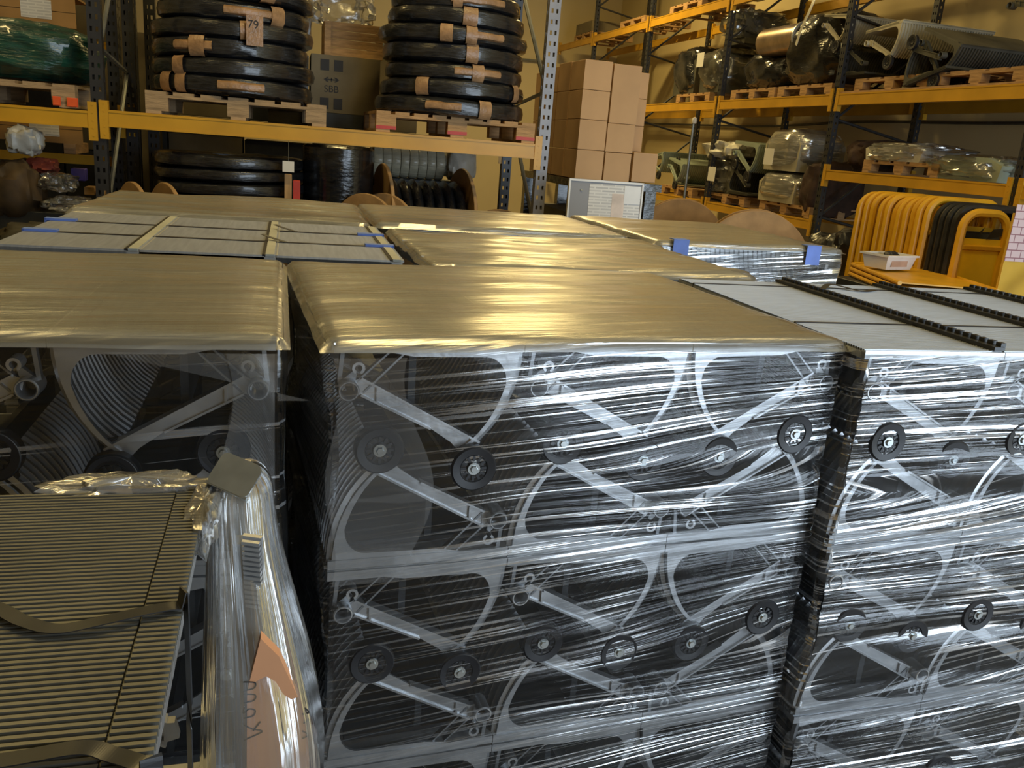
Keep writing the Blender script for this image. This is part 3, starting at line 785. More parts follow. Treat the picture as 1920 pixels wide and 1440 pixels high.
# dark crates with the arrow emblem, standing between the coil piles
DCARD = mat('dark_grey_carton', (.16, .13, .075), .7, 0, .1, 4)
def arrow_crate(x0, x1, y0, z0, z1, label):
    o = thing('marked_crate', label, 'crate', ((x0+x1)/2, y0, z0), group='marked crates behind the coils')
    w_, hh = x1-x0, z1-z0
    ob('body', MB().box(-w_/2, w_/2, 0, .5, 0, hh).mesh('body', DCARD), o)
    pm = MB().box(-.035, .035, -.004, 0, 0, .085).mesh('dark_patch', INK)
    for dx in (-.09, .02):
        for dz in (.03, hh-.12): ob('dark_patch', pm, o, (-w_/2+.20+dx, 0, dz))
    e = MB().box(-.045, .045, -.004, 0, -.004, .004).box(-.004, .004, -.004, 0, -.014, .014)
    for sx in (-1, 1):
        e.prism([(sx*.062, 0), (sx*.036, .017), (sx*.022, .017), (sx*.046, 0), (sx*.022, -.017), (sx*.036, -.017)], -.004, 0)
    ob('arrow_emblem', e.mesh('arrow_emblem', INK), o, (-w_/2+.165, -.001, hh*.58))
    text('SBB', .075, INK, o, (-w_/2+.165, -.002, hh*.36))
    return o
arrow_crate(.24, .80, 7.58, 2.13, 2.58, 'dark crate marked with an arrow emblem between the coil piles')
boxobj('support_crate', .24, .82, 7.58, 8.06, 2.012, 2.13, DARK, 'flat dark crate under the marked crate', 'crate')
wc = thing('wooden_crate', 'orange wooden crate on top of the marked crate', 'crate', (.58, 7.62, 2.582))
bm_ = MB().box(-.24, .24, 0, .016, 0, .062).mesh('plank', WOOD)
for k in range(4): ob('plank', bm_, wc, (0, 0, k*.066))
ob('side_plank', MB().box(-.24, -.224, .016, .45, 0, .26).mesh('side_plank', WOOD), wc); ob('side_plank', MB().box(.224, .24, .016, .45, 0, .26).mesh('side_plank', WOOD), wc)
ob('post', MB().box(-.235, -.185, -.018, 0, 0, .26).mesh('post', WOOD), wc)
crumple('film_bag', .50, 7.85, 2.97, .26, .2, .14, FILM_FAR, 'clear film heaped on the wooden crate', seed=4, amp=.5, flat=.9)
crumple('film_bag', .12, 7.75, 2.80, .12, .16, .24, FILM_FAR, 'pale film bag hanging beside the left coil pile', seed=14, amp=.5, flat=.9)
boxobj('dark_carton', -.10, .22, 7.58, 8.0, 2.012, 2.56, BLKF, 'black wrapped carton behind the left coil pile', 'carton')

def cable_drum(x, y, z, R, wd, rz, label, group='wooden cable drums', tilt=0, core=.45, spool=True):
    """axis along local x"""
    o = thing('cable_drum', label, 'cable drum', (x, y, z), (0, tilt, rz), group)
    fl = MB().lathe([(.04, -.014), (R-.004, -.014), (R, -.010), (R, .010), (R-.004, .014), (.04, .014)], 40, RY90).mesh('flange', PLY)
    ob('flange', fl, o, (-wd/2, 0, 0)); ob('flange', fl, o, (wd/2, 0, 0))
    ob('barrel', MB().lathe([(R*core*.8, -wd/2), (R*core*.8, wd/2)], 28, RY90, False).mesh('barrel', PLY), o)
    if spool:
        n = 7; cm = MB()
        t = wd*.92/n/2
        c_ = MB().lathe([(R*core+t*2*math.cos(a)+R*.12, t*math.sin(a)) for a in [k*2*PI/8 for k in range(8)]], 32, RY90).mesh('cable_turn', COILM, True)
        for k in range(n): ob('cable_turn', c_, o, (-wd*.46+t+k*2*t, 0, 0))
    bl = MB().lathe([(0.001, -.018), (.012, -.018), (.012, .018), (.001, .018)], 6, RY90, False).mesh('bolt', ZINC)
    for k in range(4):
        a = k*PI/2+.4
        ob('bolt', bl, o, (-wd/2, R*.3*math.cos(a), R*.3*math.sin(a)))
    return o
cable_drum(1.12, 7.05, 1.32, .45, .66, .10, 'large wooden cable drum under the rack beam with dark cable', spool=True)
cable_drum(.70, 6.62, 1.22, .34, .22, .75, 'smaller cable drum leaning left of the large drum')
cable_drum(1.72, 6.85, 1.15, .32, .24, 1.2, 'low cable drum beside the grey rack upright')
cable_drum(-.86, 6.35, 1.26, .30, .22, .5, 'wooden drum end in front of the dark coils')
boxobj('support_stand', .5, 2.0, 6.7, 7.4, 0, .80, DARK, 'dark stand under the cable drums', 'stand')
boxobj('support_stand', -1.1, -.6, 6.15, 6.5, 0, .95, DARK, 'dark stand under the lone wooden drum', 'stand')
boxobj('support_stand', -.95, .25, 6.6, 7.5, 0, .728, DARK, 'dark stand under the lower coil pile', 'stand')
# big black wrapped cylinder
bd = thing('black_drum', 'large black film-wrapped drum below the beam', 'drum', (.44, 7.0, 0))
ob('wrap', MB().lathe([(.001, 0), (.26, 0), (.275, .02), (.27, .5), (.28, 1.0), (.27, 1.5), (.275, 1.86), (.25, 1.88), (.001, 1.88)], 36, None, False).mesh('wrap', BLKF, True), bd)
ob('end_cap', MB().lathe([(.001, 1.885), (.20, 1.885), (.21, 1.88)], 30, None, False).mesh('end_cap', HUB), bd)
# pale wrapped roll with ribs, white bag
pr = thing('wrapped_roll', 'pale ribbed roll in film above the cable drum', 'roll', (1.06, 7.5, 1.78))
CREAMW = mat('cream_wrap', (.50, .47, .34), .4, 0, .08, 6, (1, 1, 8), .3, 12, coat=.3)
rg = MB().lathe([(.13, -.035), (.135, -.02), (.135, .02), (.13, .035)], 26, RY90, False).mesh('wrap_ring', CREAMW, True)
for k in range(8): ob('wrap_ring', rg, pr, (-.27+k*.075, 0, 0))
ob('core', MB().lathe([(.10, -.33), (.10, .33)], 20, RY90, False).mesh('core', CREAMW), pr)
boxobj('support_shelf', .6, 1.6, 7.3, 7.7, 1.58, 1.645, DARK, 'dark shelf board under the pale roll', 'shelf')
WHITEB = mat('white_bag_plastic', (.62, .60, .52), .4, 0, .06, 6, bump=.4, bscale=10)
crumple('white_bag', 1.50, 7.45, 1.80, .13, .14, .15, WHITEB, 'crumpled white bag beside the pale roll', 'bag', seed=7, amp=.3, flat=.95)
sh = tag(ob('paper_tag', MB().box(-.04, .04, -.002, 0, 0, .075).mesh('paper_tag', PAPER), None, (.055, 6.49, 1.68)), 'small white paper tag hanging below the beam', 'paper tag')
ob('string', MB().tube([(0, -.001, .075), (0, -.001, .215)], .002, 5).mesh('string', STEELD), sh)
# pole-like brown and red things under the beam beside the tag
for k, (x, m_, l) in enumerate(((.03, PLY, 'brown board end standing under the paper tag'), (.09, RED, 'dark red board end beside the brown board'))):
    boxobj('board_end', x, x+.05, 6.55, 6.62, 0, 1.66-.04*k, m_, l, 'board')

# ------------------------------------------------------------------ bay at far left
def label_sheet(par, x, z, w_=.22, hh=.14):
    s = sheet('label_sheet', w_, hh, PRINT, par, (x, -.002, z)); s['label'] = 'white printed label'; return s
bk = thing('pallet_rack', 'rear rack with yellow beams behind the left bay', 'rack', (-3.9, 7.95, 0))
for z in (2.53, 1.635):
    ob('beam', beam_mesh(2.55, .075), bk, (0, 0, z))
ob('upright', UPL, bk, (2.60, 0, 0)); ob('upright', UPL, bk, (0, 0, 0)); ob('upright', UPL, bk, (2.6, .9, 0))
for i, (z, lab) in enumerate(((2.532, 'upper orange wood box with white label on the rear rack'), (1.637, 'lower orange wood box with white label on the rear rack'))):
    o = thing('wooden_box', lab, 'box', (-1.98, 7.98, z), group='labelled wooden boxes')
    for k in range(3): ob('foot', MB().box(-.045, .045, 0, .5, 0, .08).mesh('foot', WOOD), o, (-.42+k*.36, 0, 0))
    for k in range(2): ob('plank', MB().box(-.52, .40, 0, .02, .08+k*.115, .19+k*.115).mesh('plank', CARDD), o)
    ob('side', MB().box(-.52, -.50, .02, .5, .08, .305).mesh('side', CARDD), o); ob('lid', MB().box(-.52, .40, 0, .5, .31, .325).mesh('lid', CARDD), o)
    label_sheet(o, .12, .13)
    for k in range(2):
        ob('strap', MB().box(-.02, .02, -.004, 0, .07, .32).mesh('strap', STEELD), o, (-.42+k*.12, 0, 0))
gw = crumple('green_bundle', -1.86, 7.05, 2.34, .62, .42, .22, GREENW, 'dark green plastic-wrapped bundle on the left bay pallet', 'bundle', seed=21, amp=.16, flat=.8, nu=60, nv=24)
pallet(-1.92, 7.02, 2.0, 0, PG, 'pallet under the dark green bundle', 'pallets on the left bay')
tag(ob('reflector', MB().prism([(-.03, 0), (.03, 0), (.03, .05), (-.03, .05)], -.01, 0).box(-.034, .034, 0, .006, -.004, .054).mesh('reflector', ORED), None, (-1.335, 6.50, 2.012)), 'small orange-red plastic reflector on the yellow beam', 'reflector', 'orange reflectors on the beam')
tag(ob('reflector', MB().prism([(-.02, 0), (.02, 0), (.02, .05), (-.02, .05)], -.01, 0).box(-.024, .024, 0, .006, -.004, .054).mesh('reflector', ORED), None, (-1.43, 6.50, 2.014)), 'narrow red plastic reflector left of the larger one', 'reflector', 'orange reflectors on the beam')
WB2 = WHITEB
crumple('white_bag', -1.70, 6.75, 1.76, .11, .12, .09, WHITEB, 'white plastic bag under the left bay beam', 'bag', seed=31, amp=.4)
crumple('red_cloth', -1.62, 6.8, 1.60, .10, .12, .05, mat('dull_red_cloth', (.22, .04, .02), .7), 'dull red cloth below the white bag', 'cloth', seed=33, amp=.4)
crumple('dark_bundle', -1.75, 6.7, 1.42, .16, .2, .20, mat('brown_black_fabric', (.05, .03, .012), .7, 0, .3), 'brown black bundle at the left picture edge', 'bundle', seed=36, amp=.3)
crumple('film_scrap', -1.50, 6.7, 1.50, .12, .15, .06, FILM_FAR, 'glinting clear film on the left bay clutter', seed=38, amp=.5)
crumple('film_scrap', -1.40, 6.6, 1.36, .16, .15, .05, FILM_FAR, 'grey film sheet low in the left bay', seed=42, amp=.5)
boxobj('purple_tub', -1.455, -1.365, 6.9, 7.0, 1.50, 1.585, PURP, 'small purple plastic tub under the rear beam', 'tub')
boxobj('small_carton', -1.335, -1.27, 6.7, 6.85, 1.42, 1.475, CARDD, 'small tan carton in the left bay, left one', 'carton', 'small cartons in the left bay')
boxobj('small_carton', -1.255, -1.20, 6.7, 6.85, 1.40, 1.465, CARD, 'small tan carton in the left bay, right one', 'carton', 'small cartons in the left bay')
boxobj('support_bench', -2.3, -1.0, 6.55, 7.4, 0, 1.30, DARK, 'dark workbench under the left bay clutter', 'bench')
# dark machine parts between the stacks and the left bay
for i, (x, y, z, s, l) in enumerate(((-1.25, 5.2, 1.28, .22, 'dark machine part behind the bare stack, left'), (-.98, 5.5, 1.30, .20, 'dark machine part behind the bare stack, right'), (-1.45, 4.6, 1.16, .22, 'dark machine part at the left picture edge'))):
    crumple('machine_part', x, y, z, s, s*.8, s*.45, mat('oily_dark_metal', (.03, .028, .02), .5, .3, .3, 5), l, 'machine part', seed=50+i, amp=.35, group='dark machine parts')
boxobj('tan_block', -1.19, -1.10, 4.95, 5.25, 1.24, 1.40, CARDD, 'tan cardboard block among the dark parts', 'carton')
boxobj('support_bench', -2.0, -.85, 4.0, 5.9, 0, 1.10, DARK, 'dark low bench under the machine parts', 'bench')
crumple('tan_sack', -1.62, 5.2, 1.42, .10, .14, .22, mat('tan_sackcloth', (.34, .19, .03), .7), 'tan sack at the left picture edge', 'sack', seed=61, amp=.15)

# ------------------------------------------------------------------ cardboard boxes and notice board
G = 'cardboard boxes in the pile'
bx_, by_, bz_ = 2.40, 7.02, 1.755
w1, h1 = .246, .243
def cb(x0, x1, y0, z0, z1, l, d=.34): boxobj('cardboard_box', x0+.002, x1-.003, y0, y0+d, z0, z1-.003, CARD, l, 'cardboard box', G, bev=.003)
cb(2.40, 2.646, by_, bz_, bz_+.243, 'front cardboard box, bottom row left')
cb(2.655, 2.895, by_, bz_, bz_+.238, 'front cardboard box, bottom row middle')
cb(2.905, 3.13, by_-.02, bz_+.01, bz_+.256, 'front cardboard box, bottom row right, standing out from the pile')
cb(2.40, 2.645, by_, bz_+.243, bz_+.486, 'front cardboard box, second row left')
cb(2.65, 2.90, by_, bz_+.24, bz_+.474, 'front cardboard box, second row middle')
cb(2.40, 2.645, by_, bz_+.486, bz_+.72, 'front cardboard box, third row left')
cb(2.40, 2.645, by_, bz_+.72, bz_+.955, 'front cardboard box, top row left')
cb(2.655, 2.905, by_, bz_+.474, bz_+.945, 'tall front cardboard box at the top of the pile')
cb(2.93, 3.13, by_+.36, bz_+.26, bz_+.48, 'cardboard box set back at right, lower')
cb(2.93, 3.13, by_+.36, bz_+.48, bz_+.71, 'cardboard box set back at right, middle')
cb(2.93, 3.13, by_+.36, bz_+.71, bz_+.93, 'cardboard box set back at right, upper')
cb(2.93, 3.13, by_+.36, bz_, bz_+.26, 'cardboard box set back at right, hidden at the bottom')
for j, dy in enumerate((.36, .72, 1.08)):
    for k in range(4):
        hgt = .24; l = ['second', 'third', 'rearmost'][j]
        zz = bz_+k*hgt
        cb(2.40, 2.90, by_+dy, zz, zz+hgt-(.0 if k < 3 else .02*j), 'brown box %s from the front in the shaded left side, %s row' % (l, ['bottom', 'second', 'third', 'top'][k]))
bp_ = thing('black_pallet_load', 'black pallet load under the cardboard boxes', 'pallet load', (2.77, 7.7, 0))
ob('deck', MB().box(-.42, .42, -.72, .85, 1.69, 1.752).mesh('deck', BLKF), bp_)
for x in (-.35, 0, .33):
    for y in (-.66, .78): ob('leg', MB().box(x-.05, x+.05, y-.05, y+.05, 0, 1.69).mesh('leg', BLKF), bp_)
ob('body', MB().box(-.30, .30, -.55, .7, 0, 1.45).mesh('body', DCARD), bp_)
nb = thing('notice_board', 'white-framed grey notice board with pinned paper in front of the boxes', 'notice board', (2.335, 6.02, 0), (-.03, 0, .03))
ob('panel', MB().box(-.285, .285, 0, .012, 1.15, 1.775).mesh('panel', GREYB), nb)
fr = MB().box(-.298, -.285, -.006, .016, 1.14, 1.79).mesh('frame_bar', WHITEP)
ob('frame_bar', fr, nb); ob('frame_bar', fr, nb, (.583, 0, 0))
fh = MB().box(-.298, .298, -.006, .016, 1.775, 1.79).mesh('frame_bar', WHITEP); ob('frame_bar', fh, nb); ob('frame_bar', fh, nb, (0, 0, -.635))
sheet('pinned_paper', .415, .50, PRINT, nb, (.072, -.001, 1.262)); sheet('pinned_paper', .10, .28, mat('pinkish_paper', (.72, .60, .52), .7), nb, (.10, -.003, 1.42))
sheet('taped_film', .13, .13, WHITEP, nb, (.21, -.004, 1.63))
ob('stud', MB().lathe([(.001, .008), (.008, .006), (.008, 0)], 10, RX90, False).mesh('stud', ZINC), nb, (-.20, 0, 1.71))
for x in (-.22, .22): ob('leg', MB().box(x-.015, x+.015, .0, .03, 0, 1.16).mesh('leg', STEELD), nb)

# ------------------------------------------------------------------ right-hand rack along the wall
RR = thing('pallet_rack', 'long yellow and black pallet rack along the right wall', 'rack', (6.07, 0, 0))
UY = [6.13, 8.93, 11.73, 14.58]
UPB = upright_mesh(0, 6.0, .09, .07, BLU)
for y in UY+[17.4]:
    ob('upright', UPB, RR, (0, y, 0), (0, 0, -PI/2)); ob('upright', UPB, RR, (1.1, y, 0), (0, 0, -PI/2))
    for k in range(5):
        z = .35+k*1.1
        brace_tube((.05, y, z), (1.12, y, z+.9), .017, BLU, RR); brace_tube((1.12, y, z+.9), (.05, y, z+1.1), .017, BLU, RR)
def rbeam(y0, y1, z, hh=.125):
    me = beam_mesh(y1-y0-.09, hh)
    for x in (-.01, 1.15):
        ob('beam', me, RR, (x, y1-.045, z), (0, 0, -PI/2)); ob('connector', CON, RR, (x, y1-.06, z), (0, 0, -PI/2)); ob('connector', CON, RR, (x, y0+.06, z), (0, 0, -PI/2))
ys = [3.33]+UY+[17.4, 19.7]
for a, b in zip(ys[:-1], ys[1:]):
    rbeam(a, b, 2.82); rbeam(a, b, 4.20)
    rbeam(a, b, 1.99 if b < 9 else 1.40, .115)
ob('deck_board', MB().box(0, 1.1, 6.25, 8.85, 2.821, 2.84).mesh('deck_board', WOOD), RR)
cab = tag(ob('wall_cable', MB().tube(bez([(7.56, 5.0, 2.64), (7.56, 8, 2.62), (7.56, 10.5, 2.64), (7.56, 13, 2.58), (7.56, 17, 2.62), (7.56, 19.9, 2.64)], 10), .018, 6).mesh('wall_cable', HUB), None), 'dark cable running along the right wall', 'cable')
tag(ob('wall_pipe', MB().tube([(2.0, 19.94, 3.85), (5.9, 19.94, 3.85)], .03, 8).tube([(3.9, 19.94, 3.85), (3.9, 19.94, 1.0)], .03, 8).mesh('wall_pipe', STEELD), None), 'thin conduit on the far cream wall', 'pipe')
tag(ob('wall_ledge', MB().box(2.5, 5.3, 19.85, 20.0, 5.15, 5.32).mesh('wall_ledge', STEELD), None), 'grey ledge high on the far wall', 'ledge')

# pallets on the right rack
RG = 'pallets on the right rack'
def rpal(y, z, lab, x=6.60): return pallet(x, y, z, -PI/2, PW, lab, RG)
rpal(12.75, 2.822, 'pallet under the bagged black drum on the right rack')
rpal(10.95, 2.822, 'pallet left of the glossy black heap on the right rack')
rpal(9.72, 2.822, 'pallet under the glossy black heap on the right rack')
rpal(8.15, 2.841, 'pallet under the pale step ends on the right rack')
rpal(6.95, 2.841, 'pallet under the dark grey riser on the right rack')
rpal(12.9, 1.402, 'lower shelf pallet by the tall pole')
rpal(11.3, 1.402, 'lower shelf pallet under the white sheeting')
rpal(9.75, 1.402, 'lower shelf pallet under the wrapped boxes')
rpal(7.75, 1.992, 'pallet under the flat film-covered load')
rpal(15.6, 4.202, 'pallet on the highest shelf, far one')
rpal(13.4, 4.202, 'pallet on the highest shelf, near one')
rpal(18.3, 4.202, 'pallet at the far end of the highest shelf')
boxobj('flat_carton', 6.15, 7.0, 17.8, 18.8, 4.338, 4.55, DCARD, 'flat carton at the far end of the highest shelf', 'carton')

# loose steps and machine parts lying on the rack (copied from the step parts, in other metals)
def recol(me, m):
    n = me.copy(); n.materials.clear(); n.materials.append(m); return n
KIT = {}
def kit(mk):
    if mk.name not in KIT: KIT[mk.name] = {k: recol(SM[k] if k != 'tread' else SM['treadH'][0], mk) for k in ('tread', 'riser', 'web', 'arm', 'boss', 'tyre')}
    return KIT[mk.name]
def loose_step(x, y, z, rot, m, label, s=1.25, group='loose steps on the right rack'):
    o = thing('escalator_step', label, 'escalator step', (x, y, z), rot, group); o.scale = (s, min(s, 1.2), s)
    k = kit(m)
    for nm, kk in (('tread_panel', 'tread'), ('riser', 'riser'), ('side_web', 'web'), ('diagonal_arm', 'arm'), ('pivot_boss', 'boss')): ob(nm, k[kk], o)
    t = ob('roller', SM['tyre'], o); ob('hub', SM['hub'], t)
    return o
GD = mat('dark_grey_metal', (.09, .088, .07), .5, .3, .15, 5)
# local x -> world -y (width of profile seen from the aisle), local y -> world x
def rs(x, y, z, m, lab, up=True, extra=0., s=1.25):
    R = Matrix.Rotation(-PI/2, 4, 'Z') @ (Matrix.Identity(4) if up else Matrix.Rotation(PI, 4, 'Y')) @ Matrix.Rotation(extra, 4, 'Y')
    return loose_step(x, y, z, R.to_euler(), m, lab, s)
rs(6.10, 8.62, 3.46, CREAMM, 'pale step with open end frame on the right rack', True, -.10, 1.5)
rs(6.10, 9.45, 3.72, CREAMM, 'pale step behind the glossy black heap on the right rack', True, .1, 1.3)
rs(6.12, 8.55, 3.02, GD, 'dull step lying under the pale step end', False, .0, 1.2)
rs(6.15, 7.75, 3.42, GD, 'dark step beside the pale step on the right rack', True, .35, 1.5)
rs(6.10, 7.30, 3.00, GD, 'dark grey step low on the right rack', False, -.25, 1.5)
rs(6.2, 6.85, 3.62, GD, 'dark step at the right picture edge', True, -.3, 1.5)
rs(6.25, 7.45, 3.75, CREAMM, 'pale step high at the right picture edge', False, .5, 1.3)
rs(6.15, 13.3, 1.98, PALEG, 'pale green step behind the tall pole', True, .15, 1.4)
rs(6.25, 12.75, 1.56, PALEG, 'pale green step low behind the tall pole', False, 0, 1.4)
rs(6.15, 14.1, 1.96, PALEG, 'pale green step beside the cardboard pile', True, -.2, 1.4)
rs(6.12, 11.15, 2.28, PALEG, 'pale green step with curved cover on the lower shelf', True, .05, 1.7)
rs(6.12, 10.62, 1.56, GD, 'dark step with open arms on the lower shelf', False, 0, 1.5)

def wrapped(x, y, z, sx, sy, sz, inner, lab, seed, m=FILM_FAR, lbl=None, cat='wrapped load', amp=.18):
    o = thing('wrapped_load', lab, cat, (x, y, z), group='wrapped loads on the right rack')
    if inner is not None:
        mb = MB().prism([(-sy*.8, 0), (sy*.8, 0), (sy*.86, sz*1.2), (sy*.5, sz*1.75), (-sy*.5, sz*1.75), (-sy*.86, sz*1.2)], -sx*.8, sx*.8, 'yz')
        ob('contents', mb.mesh('contents', inner), o)
    c = crumple('film_cover', 0, 0, sz*.98, sx, sy, sz, m, '', seed=seed, par=o, amp=amp, flat=.97, nu=56, nv=28)
    if lbl:
        s = ob('label_sheet', MB().box(-.002, 0, -.11, .11, 0, .20).mesh('label_sheet', PAPER), o, (-sx*1.16, lbl[0], lbl[1])); s['label'] = 'white paper label'
    return o
wrapped(6.55, 12.35, 2.957, .42, .40, .33, GD, 'black drum in a clear bag with a white label on the right rack', 71, lbl=(.10, .36))
wrapped(6.60, 13.35, 2.957, .42, .46, .38, GD, 'dark bundle left of the bagged drum on the right rack', 73, m=BLKF)
wrapped(6.65, 12.0, 3.70, .40, .34, .20, GD, 'dark carton in a pointed clear bag above the bagged drum', 75, amp=.5)
boxobj('support_carton', 6.35, 6.95, 11.7, 12.3, 3.62, 3.70, GD, 'dark board under the pointed clear bag', 'board')
wrapped(6.62, 9.85, 2.957, .48, .62, .44, None, 'glossy black plastic heap on the right rack', 77, m=BLKF, amp=.22)
wrapped(6.65, 11.0, 2.957, .45, .52, .26, None, 'low dark wrapped heap left of the glossy black heap', 79, m=BLKF, amp=.2)
dr = thing('metal_drum', 'shiny metal cylinder lying behind the low dark heap', 'cylinder', (6.3, 10.55, 3.55), (0, 0, 0))
cm = Matrix.Rotation(-PI/2, 4, 'X')
ob('shell', MB().lathe([(.001, -.45), (.17, -.45), (.18, -.44), (.18, .44), (.17, .45), (.001, .45)], 32, cm, False).mesh('shell', mat('copper_tinted_steel', (.55, .42, .32), .28, .9), True), dr)
ob('rim', MB().lathe([(.16, -.46), (.19, -.46), (.19, -.43), (.16, -.43)], 32, cm).mesh('rim', ALU), dr)
strip('white_strap', bez([(6.0, 9.55, 3.90), (5.98, 9.60, 3.74), (5.99, 9.72, 3.58), (6.0, 9.80, 3.40)], 8), .05, WHITEB, 'white cloth strap hanging over the black heap', 'strap', .004, nrm=(1, 0, 0))
wrapped(6.5, 11.6, 1.537, .38, .42, .26, GD, 'film-wrapped metal parts with a paper label on the lower shelf', 81, lbl=(.0, .16), amp=.3)
crumple('white_sheeting', 6.35, 11.65, 2.14, .28, .42, .13, WHITEB, 'crumpled white sheeting on the lower shelf', 'sheeting', seed=83, amp=.5)
wrapped(6.45, 9.95, 1.537, .40, .50, .20, CREAMM, 'lower film-wrapped block on the lower shelf', 85, m=FILM_WRINKLED, amp=.10)
wrapped(6.45, 9.95, 1.93, .40, .47, .27, CREAMM, 'upper film-wrapped block with a white label on the lower shelf', 87, m=FILM_WRINKLED, lbl=(.05, .06), amp=.12)
wrapped(6.5, 9.3, 1.42, .40, .16, .34, None, 'dark brown bundle right of the wrapped blocks', 89, m=mat('brown_fabric', (.045, .024, .016), .8, 0, .3))
wrapped(6.5, 7.9, 2.127, .42, .52, .10, WHITEB, 'flat load in loose clear film on the right rack', 91, m=FILM_WRINKLED, amp=.35)
wrapped(6.5, 6.85, 1.995, .42, .50, .12, PALEG, 'slack film over pale parts at the right picture edge', 93, amp=.4)
wrapped(6.6, 8.6, 1.995, .42, .20, .18, None, 'brown cloth bundle behind the rack upright', 95, m=mat('brown_fabric', (.045, .024, .016), .8, 0, .3))
wrapped(6.6, 13.3, 4.337, .40, .40, .20, None, 'black wrapped load on the highest shelf', 97, m=BLKF, lbl=(.2, .12))
wrapped(6.6, 12.2, 4.337, .45, .5, .20, WHITEB, 'pale film-wrapped load on the highest shelf', 99)
pole = thing('broom_pole', 'thin pale pole with a white knob standing by the lower shelf', 'pole', (5.9, 12.05, 0))
ob('shaft', MB().tube([(0, 0, 0), (0, .02, 2.5)], .022, 8).mesh('shaft', STEELD), pole); ob('knob', MB().lathe([(.001, 2.58), (.03, 2.57), (.04, 2.53), (.03, 2.49), (.001, 2.48)], 14, None, False).mesh('knob', WHITEP, True), pole)

# wooden drums in front of the right rack
cable_drum(4.50, 9.2, 1.02, .52, .26, 1.15, 'pair-flanged wooden drum between the boxes and the right rack', spool=False)
cable_drum(4.45, 7.45, 1.05, .52, .30, 1.1, 'big round wooden drum in front of the right rack', spool=False)
bag = crumple('rubbish_bag', 5.42, 7.5, .70, .30, .36, .70, BAGM, 'black rubbish bag leaning in the dark below the right rack', 'bag', seed=103, amp=.16, flat=.99, nu=50, nv=24)

# ------------------------------------------------------------------ yellow safety barriers
def barrier(x, y, wd, hh, m, label, rz=0, panel=None, r=.033, tilt=0, group='yellow barriers under the right rack'):
    o = thing('safety_barrier', label, 'barrier', (x, y, 0), (tilt, 0, rz), group)
    R = .13; pts = [(0, 0, .0), (0, 0, hh-R)]
    for k in range(1, 7): a = PI-k/6*PI/2; pts.append((R+R*math.cos(a), 0, hh-R+R*math.sin(a)))
    for k in range(0, 7): a = PI/2-k/6*PI/2; pts.append((wd-R+R*math.cos(a), 0, hh-R+R*math.sin(a)))
    pts += [(wd, 0, 0)]
    ob('tube_frame', MB().tube(pts, r, 8).mesh('tube_frame', m, True), o)
    ob('cross_bar', MB().tube([(0, 0, .25), (wd, 0, .25)], r*.8, 6).mesh('cross_bar', m), o)
    ob('cross_bar', MB().tube([(0, 0, hh-.27), (wd, 0, hh-.27)], r*.8, 6).mesh('cross_bar', m), o)
    if panel:
        ob('panel', MB().box(.03, wd-.03, -.006, .006, .28, hh-.20).mesh('panel', panel), o)
    ob('hinge', MB().box(-.024, .0, -.012, .012, hh-.62, hh-.52).mesh('hinge', STEELD), o)
    return o
ORDN = ['first', 'second', 'third', 'fourth', 'fifth', 'sixth', 'seventh', 'eighth', 'ninth', 'tenth', 'eleventh']
for k in range(11):
    y = 6.92-k*.082-(.05 if k > 2 else 0)
    barrier(5.18+random.uniform(-.015, .015), y, .70, 1.80+random.uniform(-.012, .012)+(.02 if k > 7 else 0), YELB, '%s yellow barrier from the far end of the row' % ORDN[k], panel=YELB)
for k in range(4):
    barrier(5.19+random.uniform(-.01, .01), 5.96-k*.072, .70, 1.79, HUB, '%s black barrier after the yellow row' % ORDN[k], group='black barriers', panel=HUB)
fb = barrier(5.13, 5.60, .42, 1.76, YELB, 'yellow barrier with full panel facing us, front of the row', panel=mat('bright_yellow_panel', (.92, .60, .015), .45, 0, .06, 4))
ob('warning_patch', MB().prism([(.24, 1.56), (.38, 1.59), (.38, 1.65), (.29, 1.64)], -.012, -.008).mesh('warning_patch', INK), fb)
ob('warning_patch', MB().prism([(.17, 1.62), (.20, 1.65), (.18, 1.59)], -.012, -.008).mesh('warning_patch', INK), fb)
yb = thing('yellow_board', 'yellow board with a pink notice at the right picture edge', 'board', (5.02, 5.02, 0))
ob('panel', MB().box(-.0, 1.0, 0, .02, 0, 1.80).mesh('panel', mat('ochre_yellow_panel', (.70, .42, .05), .5, 0, .06, 4)), yb)
ob('notice', MB().box(.0, .36, -.004, 0, 1.46, 1.86).mesh('notice', printed('pink_table_sheet', (.34, .16, .18), (.72, .54, .54), .085, .055, .07, 0)), yb)
brace_tube((4.72, 4.75, .9), (5.6, 4.85, 1.75), .02, STEELD, None, 'support_tube')
tag(bpy.data.objects['support_tube'], 'slanting steel tube in front of the yellow board', 'tube')
# flat barriers under a white tub
for k in range(3):
    o = thing('safety_barrier', ['lowest', 'middle', 'uppermost'][k]+' yellow barrier lying flat under the white tub', 'barrier', (4.28+.02*k, 5.15+.02*k, 1.175+k*.036), (PI/2, 0, -.30), 'flat yellow barriers')
    R = .12; wd, hh = .70, 1.1; pts = [(0, 0, -hh), (0, 0, -R)]
    for q in range(1, 7): a = PI-q/6*PI/2; pts.append((R+R*math.cos(a), 0, -R+R*math.sin(a)))
    for q in range(0, 7): a = PI/2-q/6*PI/2; pts.append((wd-R+R*math.cos(a), 0, -R+R*math.sin(a)))
    pts.append((wd, 0, -hh)); pts = [(p[0], 0, -p[2]-hh) for p in pts]
    ob('tube_frame', MB().tube(pts, .017, 8).mesh('tube_frame', YELB, True), o); ob('panel', MB().box(.02, wd-.02, -.005, .005, -hh+.05, -.02).mesh('panel', YELB), o)
boxobj('support_crate', 4.4, 5.0, 5.0, 6.1, 0, 1.157, DARK, 'dark crate under the flat barriers', 'crate')
